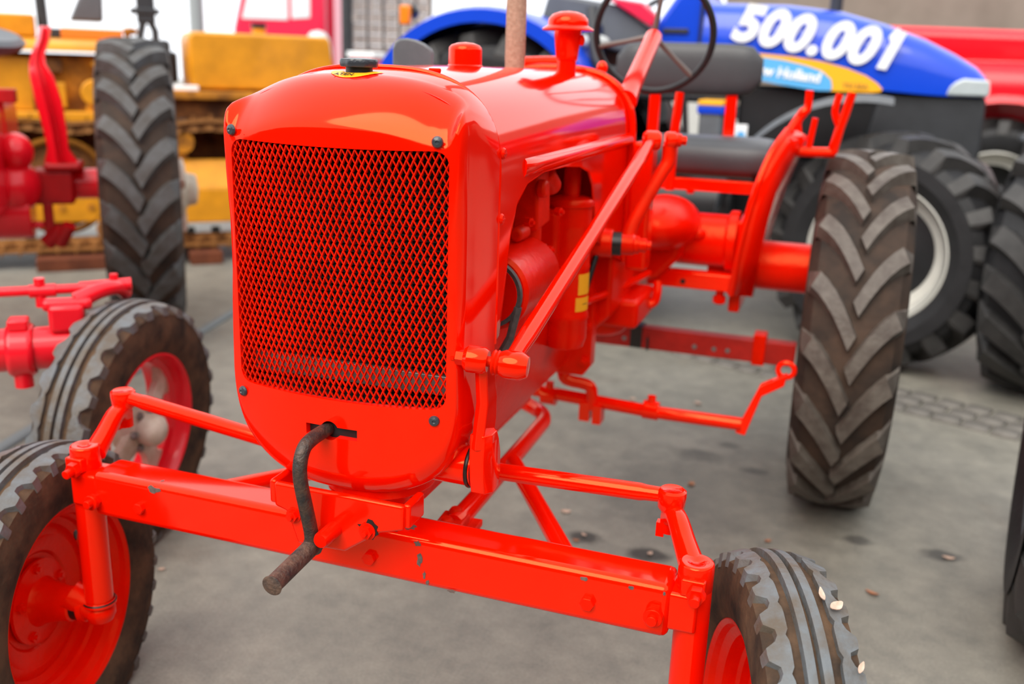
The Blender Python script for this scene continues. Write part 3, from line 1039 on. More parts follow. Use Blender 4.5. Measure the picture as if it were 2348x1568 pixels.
for c, r, s_, a in (((0.140, -0.0425, 0.575), 0.012, 5, 0.5), ((0.149, -0.0425, 0.548), 0.009, 8, 0.35), ((0.136, -0.0425, 0.605), 0.006, 9, 1.2), ((0.155, -0.0425, 0.536), 0.006, 12, 0.6), ((0.43, -0.0425, 0.603), 0.005, 4, 1.5), ((0.505, -0.0425, 0.604), 0.004, 6, 1.2), ((0.558, -0.0425, 0.605), 0.005, 7, 0.6), ((-0.405, -0.0425, 0.606), 0.009, 2, 1.6), ((0.20, -0.0425, 0.5285), 0.003, 14, 3.0)):
    blotch(c, (1, 0, 0), (0, 0, 1), r, CHIP, 'chipped_paint', beam, s_, 13, a)
blotch((0.105, -0.012, 0.6162), (1, 0, 0), (0, 1, 0), 0.013, CHIP, 'chipped_paint', beam, 21, 15, 1.2)
for (x, y, s_) in ((-0.40, -0.022, 31), (0.09, -0.03, 33)):
    blotch((x, y, 0.6162), (1, 0, 0), (0, 1, 0), 0.005, CHIP, 'chipped_paint', beam, s_)

# hand crank
K = [(-0.012, 0.02, 0.803), (-0.012, -0.075, 0.803), (-0.013, -0.125, 0.802), (-0.014, -0.150, 0.794), (-0.014, -0.163, 0.770), (-0.014, -0.162, 0.740), (-0.013, -0.150, 0.690), (-0.012, -0.139, 0.645), (-0.011, -0.139, 0.620)]
b = MB()
b.tube(K, [0.0118] * 9, 16, sm=5)
crank = b.build('crank_handle', IRON, T)
b = MB()
h0, h1 = V((-0.011, -0.122, 0.618)), V((-0.012, -0.256, 0.607))
hd = (h1 - h0).normalized()
HL = (h1 - h0).length
b.lathe([(0.0, 0.0), (0.0135, 0.0), (0.0155, 0.005), (0.0150, 0.012), (0.0145, HL - 0.006), (0.0165, HL - 0.002), (0.0172, HL), (0.0155, HL + 0.001), (0.0, HL + 0.001)], h0, hd, 26)
b.build('crank_grip', GRIP, crank)
b = MB()
b.torus(h0 + hd * 0.014, hd, 0.0150, 0.0028, 28, 8)
b.build('grip_collar', IRON, crank)

# kingpins, knuckles, steering arms, tie rods, front wheels
ST = math.radians(18.0)
def front_wheel_meshes():
    R, W, rb = 0.335, 0.150, 0.200
    ty = rib_tyre(R, W, rb, 34)
    rim = MB()
    # outer face is +X; closed dish profile seen from both sides
    rim.lathe([(0.214, -0.060), (0.211, -0.062), (0.203, -0.056), (0.200, -0.044), (0.186, -0.034), (0.183, -0.010), (0.176, -0.004), (0.174, 0.012), (0.160, 0.020), (0.150, 0.016), (0.138, 0.016), (0.128, 0.022), (0.104, 0.026), (0.098, 0.031), (0.090, 0.031), (0.045, 0.027), (0.030, 0.027), (0.0, 0.027)], (0, 0, 0), (1, 0, 0), 72)
    rim.lathe([(0.183, -0.010), (0.186, 0.034), (0.200, 0.044), (0.203, 0.056), (0.211, 0.062), (0.214, 0.060)], (0, 0, 0), (1, 0, 0), 72)
    return ty, rim
ty, rim = front_wheel_meshes()
fw_tyre = ty.mesh('front_tyre', [RUBBER, RUBBER_TREAD], 30)
fw_rim = rim.mesh('front_rim', ORANGE_CAST, 30)
hubm = MB()
hubm.lathe([(0.088, 0.024), (0.088, 0.017), (0.052, 0.012), (0.044, 0.0), (0.036, -0.040), (0.036, -0.060), (0.031, -0.064), (0.031, -0.078), (0.036, -0.082), (0.034, -0.092), (0.0, -0.094)], (0, 0, 0), (1, 0, 0), 40)
hubm.lathe([(0.05, 0.02), (0.046, 0.05), (0.03, 0.062), (0, 0.064)], (0, 0, 0), (1, 0, 0), 30)
fw_hub = hubm.mesh('hub', ORANGE_CAST, 30)
grm = MB(); grm.lathe([(0.0322, -0.064), (0.0322, -0.078)], (0, 0, 0), (1, 0, 0), 30)
fw_grease = grm.mesh('hub_grease_seal', GREASE)
nut = MB(); nut.hexb((0, 0, 0), (-1, 0, 0), 0.011, 0.009)
fw_nut = nut.mesh('wheel_nut', ORANGE_CAST, 25)
for sx in (-1, 1):
    kp = V((sx * 0.599, 0, 0))
    b = MB()
    kx0 = kp.x
    b.cyl((kx0 - 0.0, 0.0, 0.300), (kx0, 0.0, 0.604), 0.0280, n=32)
    b.lathe([(0.0295, 0.0), (0.033, 0.004), (0.033, 0.010), (0.0305, 0.014)], (kx0, 0, 0.296), (0, 0, 1), 30)
    kb = b.build('kingpin_tube', ORANGE, T, bev=0.001)
    b = MB()
    b.torus((kx0, 0, 0.306), (0, 0, 1), 0.0310, 0.0028, 30, 6)
    b.build('grease_line', GREASE, kb)
    b = MB()
    b.lathe([(0.0, 0.293), (0.026, 0.293), (0.030, 0.287), (0.030, 0.275), (0.024, 0.262), (0.0, 0.258)], (kx0, 0, 0), (0, 0, 1), 26)
    b.cyl((kx0, 0, 0.278), (kx0 + sx * 0.060 * math.cos(ST), sx * 0.060 * math.sin(ST), 0.315), 0.025, 0.031)
    b.build('stub_axle_knuckle', ORANGE_CAST, T)
    # clamp head at the top of the kingpin
    b = MB()
    b.lathe([(0.026, 0.600), (0.0285, 0.604), (0.0285, 0.642), (0.027, 0.649), (0.012, 0.6495), (0.006, 0.646), (0.0, 0.646)], (kx0, 0, 0), (0, 0, 1), 30)
    b.mm((kx0 - 0.018, -0.036, 0.604), (kx0 + 0.020, -0.010, 0.632))
    hd_ = b.build('steering_arm_clamp', ORANGE, T, bev=0.003)
    b = MB()
    b.cyl((kx0 + 0.008, -0.036, 0.614), (kx0 + 0.008, -0.049, 0.612), 0.0155, n=6)
    b.cyl((kx0 + 0.008, -0.048, 0.612), (kx0 + 0.008, -0.064, 0.610), 0.0088, n=16)
    b.build('clamp_bolt', ORANGE_CAST, hd_, bev=0.001)
    bj = V((-0.621, 0.140, 0.702)) if sx < 0 else V((0.531, 0.140, 0.688))
    b = MB()
    lo = V((kx0 - sx * 0.008, 0.016, 0.628))
    b.tube([lo, lo.lerp(bj, 0.35) + V((0, 0, -0.004)), lo.lerp(bj, 0.75) + V((0, 0, -0.008)), bj + V((0, 0, -0.040))], [0.022, 0.0195, 0.018, 0.0175], 16, sm=4)
    b.cyl(bj + V((0, 0, -0.066)), bj + V((0, 0, -0.02)), 0.0165)
    b.box(bj + V((-0.014, -0.006, -0.060)), (0.014, 0.016, 0.026))
    b.build('steering_arm', ORANGE, T)
    b = MB()
    b.lathe([(0.0, -0.030), (0.016, -0.030), (0.0235, -0.020), (0.0255, 0.004), (0.0245, 0.010), (0.0200, 0.0135), (0.017, 0.0125), (0.0, 0.0118)], bj, (0, 0, 1), 28)
    be = b.build('tie_rod_end', ORANGE, T)
    cen = V((-0.10, 0.14, 0.640)) if sx < 0 else V((0.04, 0.14, 0.673))
    td = (cen - bj).normalized()
    b = MB()
    b.tube([bj + td * 0.018, bj + td * 0.045, bj + td * 0.055, cen], [0.014, 0.0148, 0.0165, 0.0165], 8)
    b.build('tie_rod', ORANGE, T, ang=60)
    # wheel
    wx = kp.x + sx * 0.135
    wr = put(fw_rim, 'front_wheel', T)
    fty = put(fw_tyre, 'tyre', wr)
    put(fw_hub, 'hub', wr)
    put(fw_grease, 'hub_grease_seal', wr)
    for k in range(5):
        a = 2 * PI * k / 5 + 0.3
        put(fw_nut, 'wheel_nut', wr, (0.017, 0.070 * math.cos(a), 0.074 * math.sin(a)))
    # wheel swings about the kingpin with the steering angle
    st_ = ST if sx > 0 else math.radians(11.0)
    Rm = Matrix.Rotation(st_, 4, 'Z')
    off = V((0.140, 0, 0.300)) if sx > 0 else V((-0.116, 0, 0.288))
    p = Rm @ off
    base = Matrix.Translation((kp.x, 0, 0)) @ Matrix.Translation(p) @ Rm @ Matrix.Rotation(sx * math.radians(2), 4, 'Y')
    if sx < 0:
        base = base @ Matrix.Rotation(PI, 4, 'Z')
    wr.matrix_local = base
    # the soft tyre flattens where it stands on the ground
    flat = fw_tyre.copy()
    inv = base.inverted()
    for v_ in flat.vertices:
        p = base @ v_.co
        if p.z < 0.03:
            p.z = 0.002 + max(0.0, p.z - 0.002) * 0.5 + 0.0002
            v_.co = inv @ p
    fty.data = flat
    if sx > 0:
        RIGHT_WHEEL = base.copy()
blotch((-0.6325, -0.012, 0.452), (0.35, -1, 0), (0, 0, 1), 0.011, GREASE, 'chipped_paint', T, 17, 13, 0.6, 0.0012)
b = MB(); b.cyl((-0.03, 0.14, 0.62), (-0.03, 0.14, 0.70), 0.03); b.mm((-0.12, 0.11, 0.63), (0.06, 0.17, 0.69))
b.build('centre_steering_arm', ORANGE_CAST, T, bev=0.004)

# radius rods and looped rod under the engine
PVT = V((0.0, 0.72, 0.47))
for sx in (-1, 1):
    b = MB()
    e = V((sx * 0.395, 0.045, 0.557))
    s0 = V((sx * 0.05, 0.68, 0.50)) if sx < 0 else V((0.130, 0.48, 0.548))
    b.tube([e, s0], 0.0185, 16)
    b.build('radius_rod', ORANGE, T)
b = MB()
b.tube([(0.126, 0.145, 0.552), (0.122, 0.24, 0.547), (0.072, 0.82, 0.490), (0.060, 0.930, 0.480), (0.036, 0.990, 0.478), (-0.01, 1.03, 0.480), (-0.08, 1.07, 0.485)], 0.0205, 16, sm=4)
lp = b.build('looped_support_rod', ORANGE, T)
b = MB()
b.box((0.124, 0.125, 0.556), (0.052, 0.10, 0.018), Matrix.Rotation(0.06, 3, 'Z'))
b.build('rod_clamp', ORANGE_DULL, lp, bev=0.004)
b = MB()
b.box((0.136, 0.140, 0.538), (0.062, 0.12, 0.014), Matrix.Rotation(0.06, 3, 'Z'))
b.build('rod_pad', ORANGE_DULL, lp, bev=0.003)
for y in (0.115, 0.160):
    b = MB(); b.lathe([(0.0135, 0.0), (0.0135, 0.006), (0.009, 0.012), (0.0, 0.013)], (0.121, y + 0.005, 0.565), (0, 0, 1), 18)
    b.build('rivet_head', ORANGE_DULL, lp)

# --- clutch housing, torque tube, gearbox, rear axle
b = MB()
secs = []
for y, hw, zt, zb in ((1.03, 0.20, 1.16, 0.70), (1.12, 0.205, 1.18, 0.71), (1.24, 0.20, 1.12, 0.71), (1.36, 0.19, 1.02, 0.70)):
    secs.append([V((x, y, z)) for x, z in ((hw, zt - 0.05), (hw, zb + 0.06), (hw - 0.06, zb), (-hw + 0.06, zb), (-hw, zb + 0.06), (-hw, zt - 0.05), (-hw + 0.05, zt), (hw - 0.05, zt))])
b.loft(secs, cap=True)
b.build('clutch_housing', ORANGE_CAST, T, ang=25, bev=0.01)
b = MB()
b.mm((0.218, 1.08, 0.88), (0.275, 1.15, 1.215))
b.build('steering_support', ORANGE, T, bev=0.01)
b = MB()
b.lathe([(0.13, 0), (0.14, 0.05), (0.13, 0.25), (0.15, 0.45), (0.17, 0.6), (0.17, 0.75), (0.10, 0.82), (0, 0.82)], (0.04, 1.2, 0.81), (0, 1, 0), 28)
b.ell((0.22, 1.62, 0.935), (0.115, 0.20, 0.085), 24, 14)
b.build('gearbox', ORANGE_CAST, T)
b = MB()
b.prism([(0.10, 1.56, 0.74), (0.22, 1.56, 0.76), (0.285, 1.58, 0.83), (0.30, 1.58, 0.90), (0.26, 1.58, 0.955), (0.14, 1.57, 0.97)], (0, 0.20, 0))
b.build('final_drive_cover', ORANGE_CAST, T, bev=0.02)
b = MB()
b.lathe([(0.085, 0), (0.085, 0.15), (0.10, 0.16), (0.10, 0.185)], (0.26, 1.72, 0.875), (1, 0, 0), 30)
b.ell((0.325, 1.64, 0.905), (0.03, 0.02, 0.02), 12, 8)
b.build('axle_housing', ORANGE_CAST, T)
b = MB()
b.cyl((0.30, 1.617, 0.925), (0.30, 1.605, 0.925), 0.012)
b.build('housing_plug', GREASE, T)
for sx in (-1, 1):
    b = MB()
    b.cyl((sx * 0.36, 1.78, 0.80), (sx * 0.78, 1.78, 0.80), 0.079, n=36)
    b.build('rear_axle_tube', ORANGE_CAST, T)
    b = MB()
    b.lathe([(0.105, 0), (0.105, 0.03), (0.09, 0.035)], (sx * 0.42, 1.78, 0.80), (sx, 0, 0), 30)
    b.mm((sx * 0.44, 1.66, 0.66), (sx * 0.475, 1.84, 0.95))
    b.build('axle_flange', ORANGE_CAST, T, bev=0.006)
# tool bar under the axle housing with bolt
b = MB()
b.mm((0.185, 1.60, 0.735), (0.455, 1.66, 0.787))
tb = b.build('axle_cross_bar', ORANGE, T, bev=0.004)
b = MB()
b.cyl((0.415, 1.63, 0.69), (0.415, 1.63, 0.742), 0.013)
b.cyl((0.415, 1.63, 0.695), (0.415, 1.63, 0.715), 0.022, n=6)
b.build('bar_bolt', ORANGE_CAST, tb)
b = MB(); b.cyl((0.30, 1.601, 0.757), (0.30, 1.597, 0.757), 0.008)
b.build('bolt_hole', GREASE, tb)
# rod from the cleaner to the housing, low loop
b = MB()
b.tube([(0.165, 0.84, 0.835), (0.19, 1.10, 0.815), (0.215, 1.46, 0.800)], 0.011, 12)
b.build('brake_rod', ORANGE, T)
b = MB()
b.tube([(0.10, 1.30, 0.735), (0.20, 1.32, 0.728), (0.255, 1.34, 0.735), (0.265, 1.35, 0.765), (0.262, 1.36, 0.80)], 0.013, 12, sm=4)
b.build('foot_pedal_loop', ORANGE, T)
b = MB()
b.mm((0.05, 1.15, 0.70), (0.25, 1.40, 0.78))
b.lathe([(0.0, 0), (0.07, 0.0), (0.09, 0.03), (0.09, 0.1)], (0.12, 1.25, 0.66), (0, 0, 1), 24)
b.build('brake_housing', ORANGE_CAST, T, bev=0.015)

# --- rear wheels
RT = lug_tyre(0.59, 0.285, 0.33, 19, 0.034, 0.026, sweep=0.33, cross=0.0, hand=1, shoulder=0.055)
rw_tyre = RT.mesh('rear_tyre', [RUBBER_REAR, RUBBER_LUG], 30)
rrm = MB()
rrm.lathe([(0.345, -0.115), (0.335, -0.12), (0.325, -0.10), (0.315, -0.06), (0.300, -0.05), (0.300, 0.05), (0.315, 0.06), (0.325, 0.10), (0.335, 0.12), (0.345, 0.115)], (0, 0, 0), (1, 0, 0), 64)
rrm.lathe([(0.300, 0.0), (0.24, 0.02), (0.15, 0.05), (0.08, 0.05), (0.07, 0.10), (0.0, 0.11)], (0, 0, 0), (1, 0, 0), 48)
rw_rim = rrm.mesh('rear_rim', ORANGE_CAST, 30)
wn_ = MB(); wn_.hexb((0, 0, 0), (1, 0, 0), 0.017, 0.02)
rw_nut = wn_.mesh('wheel_nut', ORANGE_CAST, 25)
for sx in (-1, 1):
    wr = put(rw_rim, 'rear_wheel', T)
    put(rw_tyre, 'tyre', wr)
    for k in range(8):
        a = 2 * PI * k / 8
        put(rw_nut, 'wheel_nut', wr, (0.046, 0.12 * math.cos(a), 0.12 * math.sin(a)))
    # rim clamp bolts stand proud of the outer face
    for k in range(8):
        a = 2 * PI * (k + 0.5) / 8
        put(rw_nut, 'rim_clamp', wr, (0.118, 0.335 * math.cos(a), 0.335 * math.sin(a)))
    wr.matrix_local = Matrix.Translation((sx * 0.817, 1.918, 0.585)) @ (Matrix.Rotation(PI, 4, 'Z') if sx < 0 else Matrix.Identity(4))

# --- fender plates and lamp brackets
for sx in (-1, 1):
    b = MB()
    ring0, ring1 = [], []
    for (y, z, x) in ((1.60, 0.73, 0.452), (1.555, 0.86, 0.466), (1.53, 0.97, 0.482), (1.53, 1.07, 0.502), (1.56, 1.15, 0.524), (1.60, 1.20, 0.545), (1.66, 1.235, 0.565)):
        ring0.append(V((sx * x, y, z)))
    inner_ = []
    rr = [ring0]
    for k, (dy, dx, dz) in enumerate(((0.03, 0.026, -0.004), (0.06, 0.046, -0.012), (0.10, 0.050, -0.02), (0.20, 0.05, -0.03), (0.40, 0.05, -0.03))):
        rr.append([p + V((sx * (dx + 0.007 * math.sin(7 * j + k * 1.3)), dy, dz)) for j, p in enumerate(ring0)])
    b.loft(rr, closed=False)
    fo = b.build('fender', ORANGE, T, ang=60, fix=False)
    md = fo.modifiers.new('thick', 'SOLIDIFY')
    md.thickness = 0.008
    b = MB()
    b.tube(ring0, 0.0105, 10, sm=4)
    b.build('fender_rim', ORANGE, fo)
    b = MB()
    b.tube([(sx * 0.555, 1.72, 1.170), (sx * 0.69, 1.75, 1.170), (sx * 0.700, 1.75, 1.180), (sx * 0.712, 1.75, 1.245), (sx * 0.722, 1.75, 1.285), (sx * 0.735, 1.75, 1.350)], [0.016, 0.016, 0.0155, 0.0145, 0.014, 0.013], 12, sm=3)
    b.tube([(sx * 0.712, 1.75, 1.245), (sx * 0.692, 1.75, 1.290), (sx * 0.700, 1.75, 1.345)], 0.011, 10, sm=4)
    b.tube([(sx * 0.628, 1.74, 1.178), (sx * 0.638, 1.74, 1.272)], 0.0095, 10)
    b.tube([(sx * 0.605, 1.74, 1.176), (sx * 0.588, 1.74, 1.25), (sx * 0.600, 1.74, 1.285), (sx * 0.612, 1.74, 1.30), (sx * 0.612, 1.74, 1.352)], [0.012, 0.012, 0.016, 0.012, 0.012], 10, sm=4)
    b.tube([(sx * 0.588, 1.74, 1.272), (sx * 0.565, 1.70, 1.225)], 0.012, 10)
    b.build('lamp_bracket', ORANGE, T)
# --- seat
b = MB()
def cushion(x0, x1, y0, y1, z0, z1, e=3.2, n=28, m=14):
    mb = []
    for i in range(m + 1):
        t = i / m
        x = x0 + (x1 - x0) * t
        k = (1 - abs(2 * t - 1) ** 8) ** (1 / 3.0) if 0 < t < 1 else 0.0
        k = 0.30 + 0.70 * k
        r = []
        for j in range(n):
            a = 2 * PI * j / n
            r.append(V((x, (y0 + y1) / 2 + (y1 - y0) / 2 * k * sup(math.cos(a), 2 / e), (z0 + z1) / 2 + (z1 - z0) / 2 * k * sup(math.sin(a), 2 / e))))
        mb.append(r)
    return mb
b.loft(cushion(0.085, 0.535, 1.78, 2.12, 1.058, 1.190), cap=True)
b.build('seat_cushion', SEAT, T)
b = MB()
rr = []
for i in range(15):
    t = i / 14
    x = -0.085 + 0.515 * t
    k = (1 - abs(2 * t - 1) ** 6) ** (1 / 2.5) if 0 < t < 1 else 0
    zc, zh = 1.405, 0.088 * (0.45 + 0.55 * k)
    zc = 1.405 + 0.0
    rr.append([V((x, 2.16 + 0.035 * (0.4 + 0.6 * k) * sup(math.cos(2 * PI * j / 24), 0.7), zc + zh * sup(math.sin(2 * PI * j / 24), 0.7))) for j in range(24)])
b.loft(rr, cap=True)
b.build('seat_backrest', SEAT, T)
for k, x in enumerate((0.19, 0.335)):
    b = MB()
    b.torus((x, 1.95, 1.124), (1, 0, 0), 0.066, 0.0, 8, 3)
for x in (0.062, 0.334):
    b = MB()
    b.mm((x - 0.019, 2.15, 1.06), (x + 0.019, 2.17, 1.345))
    b.build('backrest_post', ORANGE, T, bev=0.002)
b = MB()
b.mm((0.06, 1.78, 1.022), (0.50, 1.82, 1.060))
b.mm((0.06, 1.78, 1.022), (0.10, 2.13, 1.060))
b.mm((0.46, 1.78, 1.022), (0.50, 2.13, 1.060))
b.lathe([(0.0, 0), (0.012, 0.0), (0.016, 0.014)], (0.27, 1.80, 1.010), (0, 0, 1), 12)
b.build('seat_frame', ORANGE, T, bev=0.002)
# --- steering wheel and column
WC = V((0.166, 1.53, 1.488))
CB = V((0.19, 1.10, 1.315))
cd_ = (WC - CB).normalized()
b = MB()
b.tube([CB, CB.lerp(WC, 0.15), CB.lerp(WC, 0.6), WC - cd_ * 0.005], [0.030, 0.026, 0.0245, 0.025], 20)
b.build('steering_column', ORANGE, T)
b = MB()
wa = V((-0.12, 0.93, 0.33)).normalized()
b.torus(WC + wa * 0.02, wa, 0.171, 0.0105, 64, 12)
sw = b.build('steering_wheel', BLACK, T)
u, w, _ = frame(wa)
for k, (px, pz) in enumerate(((0.14, 1.0), (-0.98, -0.20), (0.66, -0.75))):
    d = V((px, 0, pz)); d = (d - wa * d.dot(wa)).normalized()
    b = MB()
    b.tube([WC + wa * 0.012, WC + wa * 0.012 + d * 0.08, WC + wa * 0.02 + d * 0.168], [0.010, 0.007, 0.009], 10, sm=3)
    b.build('spoke', mat('dull_spoke_steel', (0.14, 0.11, 0.10), 0.5) if k == 0 else bpy.data.materials['dull_spoke_steel'], sw)
# --- levers behind the dash
b = MB()
b.tube([(0.25, 1.51, 1.05), (0.252, 1.51, 1.21), (0.258, 1.515, 1.335)], [0.014, 0.014, 0.013], 12)
b.build('gear_lever', ORANGE, T)
b = MB()
b.tube([(0.10, 1.16, 1.33), (0.10, 1.19, 1.385)], 0.010, 10)
b.ell((0.10, 1.195, 1.395), (0.015, 0.015, 0.018), 14, 10)
b.build('throttle_knob', ORANGE, T)
b = MB()
b.tube([(-0.10, 1.10, 1.40), (-0.02, 1.15, 1.405), (0.02, 1.17, 1.402)], 0.016, 12, sm=3)
b.build('throttle_lever', ORANGE, T)
# --- mid rock shaft, cranks and rear tool bar
b = MB()
b.tube([(-0.10, 1.2, 0.470), (0.30, 1.2, 0.453), (0.555, 1.2, 0.454)], 0.0185, 16)
rs = b.build('rock_shaft', ORANGE, T)
for x in (-0.005, 0.30):
    b = MB()
    b.cyl((x - 0.022, 1.2, 0.458), (x + 0.022, 1.2, 0.457), 0.027, n=20)
    b.cyl((x, 1.2, 0.47), (x, 1.2, 0.50), 0.012)
    b.build('shaft_collar', ORANGE, rs)
b = MB()
b.tube([(0.045, 1.16, 0.62), (0.045, 1.16, 0.545), (0.06, 1.165, 0.525), (0.105, 1.18, 0.515), (0.125, 1.185, 0.50), (0.128, 1.19, 0.44)], 0.0175, 12, sm=3)
b.mm((0.095, 1.17, 0.405), (0.125, 1.22, 0.46))
b.mm((0.135, 1.17, 0.40), (0.160, 1.22, 0.455))
b.build('rock_shaft_hanger', ORANGE, rs, bev=0.003)
b = MB()
b.prism([(0.540, 1.19, 0.43), (0.568, 1.19, 0.425), (0.600, 1.22, 0.535), (0.655, 1.26, 0.560), (0.660, 1.26, 0.595), (0.592, 1.22, 0.565)], (0, 0.03, 0))
b.torus((0.655, 1.27, 0.605), (0, 1, 0.1), 0.022, 0.008, 24, 8)
b.build('lift_crank', ORANGE, rs, bev=0.003)
b = MB()
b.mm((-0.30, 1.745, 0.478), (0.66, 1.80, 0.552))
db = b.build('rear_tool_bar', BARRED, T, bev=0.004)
b = MB()
b.mm((0.115, 1.741, 0.480), (0.155, 1.802, 0.556)); b.mm((0.172, 1.741, 0.476), (0.180, 1.802, 0.520))
b.build('black_band', GREASE, db)
for x in (0.095, 0.335, 0.40, 0.445):
    b = MB(); b.cyl((x, 1.7445, 0.508), (x, 1.7425, 0.508), 0.008)
    b.build('bolt_hole', STEEL, db)
b = MB(); b.mm((0.525, 1.735, 0.472), (0.565, 1.805, 0.575))
b.build('bar_clip', ORANGE_DULL, db, bev=0.003)

# ================================================================== RED TRACTOR (left, heading for the camera)
RA = math.radians(39.1)
RT_ = empty('red_tractor', (-1.074, 0.709, 0), RA, 'red tractor with cream wheel hubs, cut off by the left edge of the photo', 'tractor')
# local axes: x to the photo's right, y away from the camera, z up
ty = rib_tyre(0.366, 0.165, 0.205, 26)
r_tyre = ty.mesh('front_tyre', [RUBBER, RUBBER_TREAD], 30)
b = MB()
b.lathe([(0.222, -0.072), (0.216, -0.074), (0.208, -0.066), (0.204, -0.040), (0.190, -0.030), (0.188, 0.018), (0.204, 0.030), (0.208, 0.062), (0.216, 0.074), (0.222, 0.072)], (0, 0, 0), (1, 0, 0), 64)
r_rim = b.mesh('front_rim', RED, 30)
b = MB()
# cream cast centre: four arms and a hub
for k in range(4):
    a = PI / 2 * k + 0.55
    c_, s_ = math.cos(a), math.sin(a)
    t_ = V((0, -s_, c_))
    ring = []
    for r, w, x in ((0.05, 0.040, 0.030), (0.10, 0.030, 0.026), (0.15, 0.030, 0.016), (0.187, 0.062, 0.008)):
        p = V((x, r * c_, r * s_))
        ring.append([p + t_ * w + V((0.008, 0, 0)), p + t_ * w - V((0.012, 0, 0)), p - t_ * w - V((0.012, 0, 0)), p - t_ * w + V((0.008, 0, 0)), p + V((0.016, 0, 0))])
    b.loft(ring, cap=True)
b.lathe([(0.0, -0.02), (0.068, -0.02), (0.072, 0.02), (0.066, 0.036), (0.050, 0.042), (0.0, 0.042)], (0, 0, 0), (1, 0, 0), 36)
r_centre = b.mesh('cast_centre', CREAM, 40)
b = MB()
b.lathe([(0.046, 0.038), (0.046, 0.075), (0.042, 0.090), (0.030, 0.100), (0.0, 0.104)], (0, 0, 0), (1, 0, 0), 30)
r_cap = b.mesh('hub_cap', CREAM, 40)
b = MB(); b.hexb((0, 0, 0), (1, 0, 0), 0.011, 0.010)
r_nut = b.mesh('wheel_nut', STEEL, 25)
wr = put(r_rim, 'front_wheel', RT_)
put(r_tyre, 'tyre', wr)
put(r_centre, 'cast_centre', wr)
put(r_cap, 'hub_cap', wr)
for k in range(6):
    a = PI / 3 * k
    put(r_nut, 'wheel_nut', wr, (0.042, 0.057 * math.cos(a), 0.057 * math.sin(a)))
wr.matrix_local = Matrix.Translation((-0.03, 0.0, 0.366)) @ Matrix.Rotation(math.radians(-30), 4, 'Z') @ Matrix.Rotation(math.radians(3), 4, 'Y')
b = MB()
b.tube([(-1.40, 0.0, 0.605), (-0.12, 0.0, 0.615)], 0.058, 28)
b.build('front_axle_tube', RED, RT_)
b = MB()
b.lathe([(0.066, -0.033), (0.073, -0.026), (0.073, 0.026), (0.066, 0.033)], (-0.285, 0, 0.612), (1, 0, 0), 28)
b.box((-0.285, -0.012, 0.688), (0.05, 0.06, 0.030))
b.build('axle_clamp', RED, RT_, bev=0.006)
b = MB()
b.cyl((-0.285, -0.02, 0.555), (-0.285, -0.02, 0.515), 0.024, n=18)
b.build('clamp_bolt', RED, RT_)
b = MB()
b.box((-0.165, 0.0, 0.700), (0.088, 0.09, 0.075))
b.cyl((-0.225, -0.01, 0.735), (-0.10, -0.01, 0.735), 0.018)
b.build('steering_knuckle', RED, RT_, bev=0.012)
b = MB()
b.tube([(-0.14, 0.0, 0.738), (-0.085, 0.02, 0.760), (-0.04, 0.05, 0.762), (-0.02, 0.10, 0.735)], [0.026, 0.022, 0.020, 0.020], 14, sm=4)
b.build('knuckle_arm', RED, RT_)
b = MB()
b.tube([(-1.1, 0.08, 0.748), (-0.13, 0.08, 0.757)], 0.0135, 14)
rtr = b.build('tie_rod', RED, RT_)
b = MB()
b.tube([(-0.135, 0.08, 0.757), (0.0, 0.08, 0.764)], 0.0185, 14)
b.cyl((-0.045, 0.08, 0.76), (-0.045, 0.08, 0.795), 0.011)
b.build('tie_rod_socket', RED, rtr)
b = MB()
b.tube([(-0.262, 0.08, 0.754), (-0.195, 0.08, 0.755)], 0.0185, 14)
b.cyl((-0.235, 0.08, 0.71), (-0.235, 0.08, 0.79), 0.014)
b.build('tie_rod_clamp', RED, rtr)
# rear wheel
rt = lug_tyre(0.735, 0.345, 0.42, 22, 0.046, 0.036, sweep=0.26, cross=0.02, hand=1, shoulder=0.07)
rr_tyre = rt.mesh('rear_tyre', [RUBBER_REAR, mat('blue_grey_lug_rubber', (0.085, 0.086, 0.088), 0.6, spec=0.35, nscale=14, col2=(0.050, 0.043, 0.038))], 30)
b = MB()
b.lathe([(0.435, -0.14), (0.42, -0.145), (0.41, -0.11), (0.385, -0.05), (0.385, 0.05), (0.41, 0.11), (0.42, 0.145), (0.435, 0.14)], (0, 0, 0), (1, 0, 0), 56)
b.lathe([(0.385, 0.0), (0.30, 0.03), (0.14, 0.06), (0.0, 0.06)], (0, 0, 0), (1, 0, 0), 40)
rr_rim = b.mesh('rear_rim', RED, 30)
wr = put(rr_rim, 'rear_wheel', RT_, (0.010, 2.42, 0.735))
put(rr_tyre, 'tyre', wr)
b = MB()
b.lathe([(0.13, 0.10), (0.14, 0.18), (0.12, 0.20), (0.085, 0.21), (0.075, 0.26), (0.0, 0.27)], (0, 0, 0), (1, 0, 0), 24)
for k in range(3):
    a = 2 * PI * k / 3 + 0.5
    b.box((0.16, 0.16 * math.cos(a), 0.16 * math.sin(a)), (0.09, 0.10, 0.10), Matrix.Rotation(a, 3, 'X'))
b.build('cast_hub', CREAM, wr, bev=0.01)
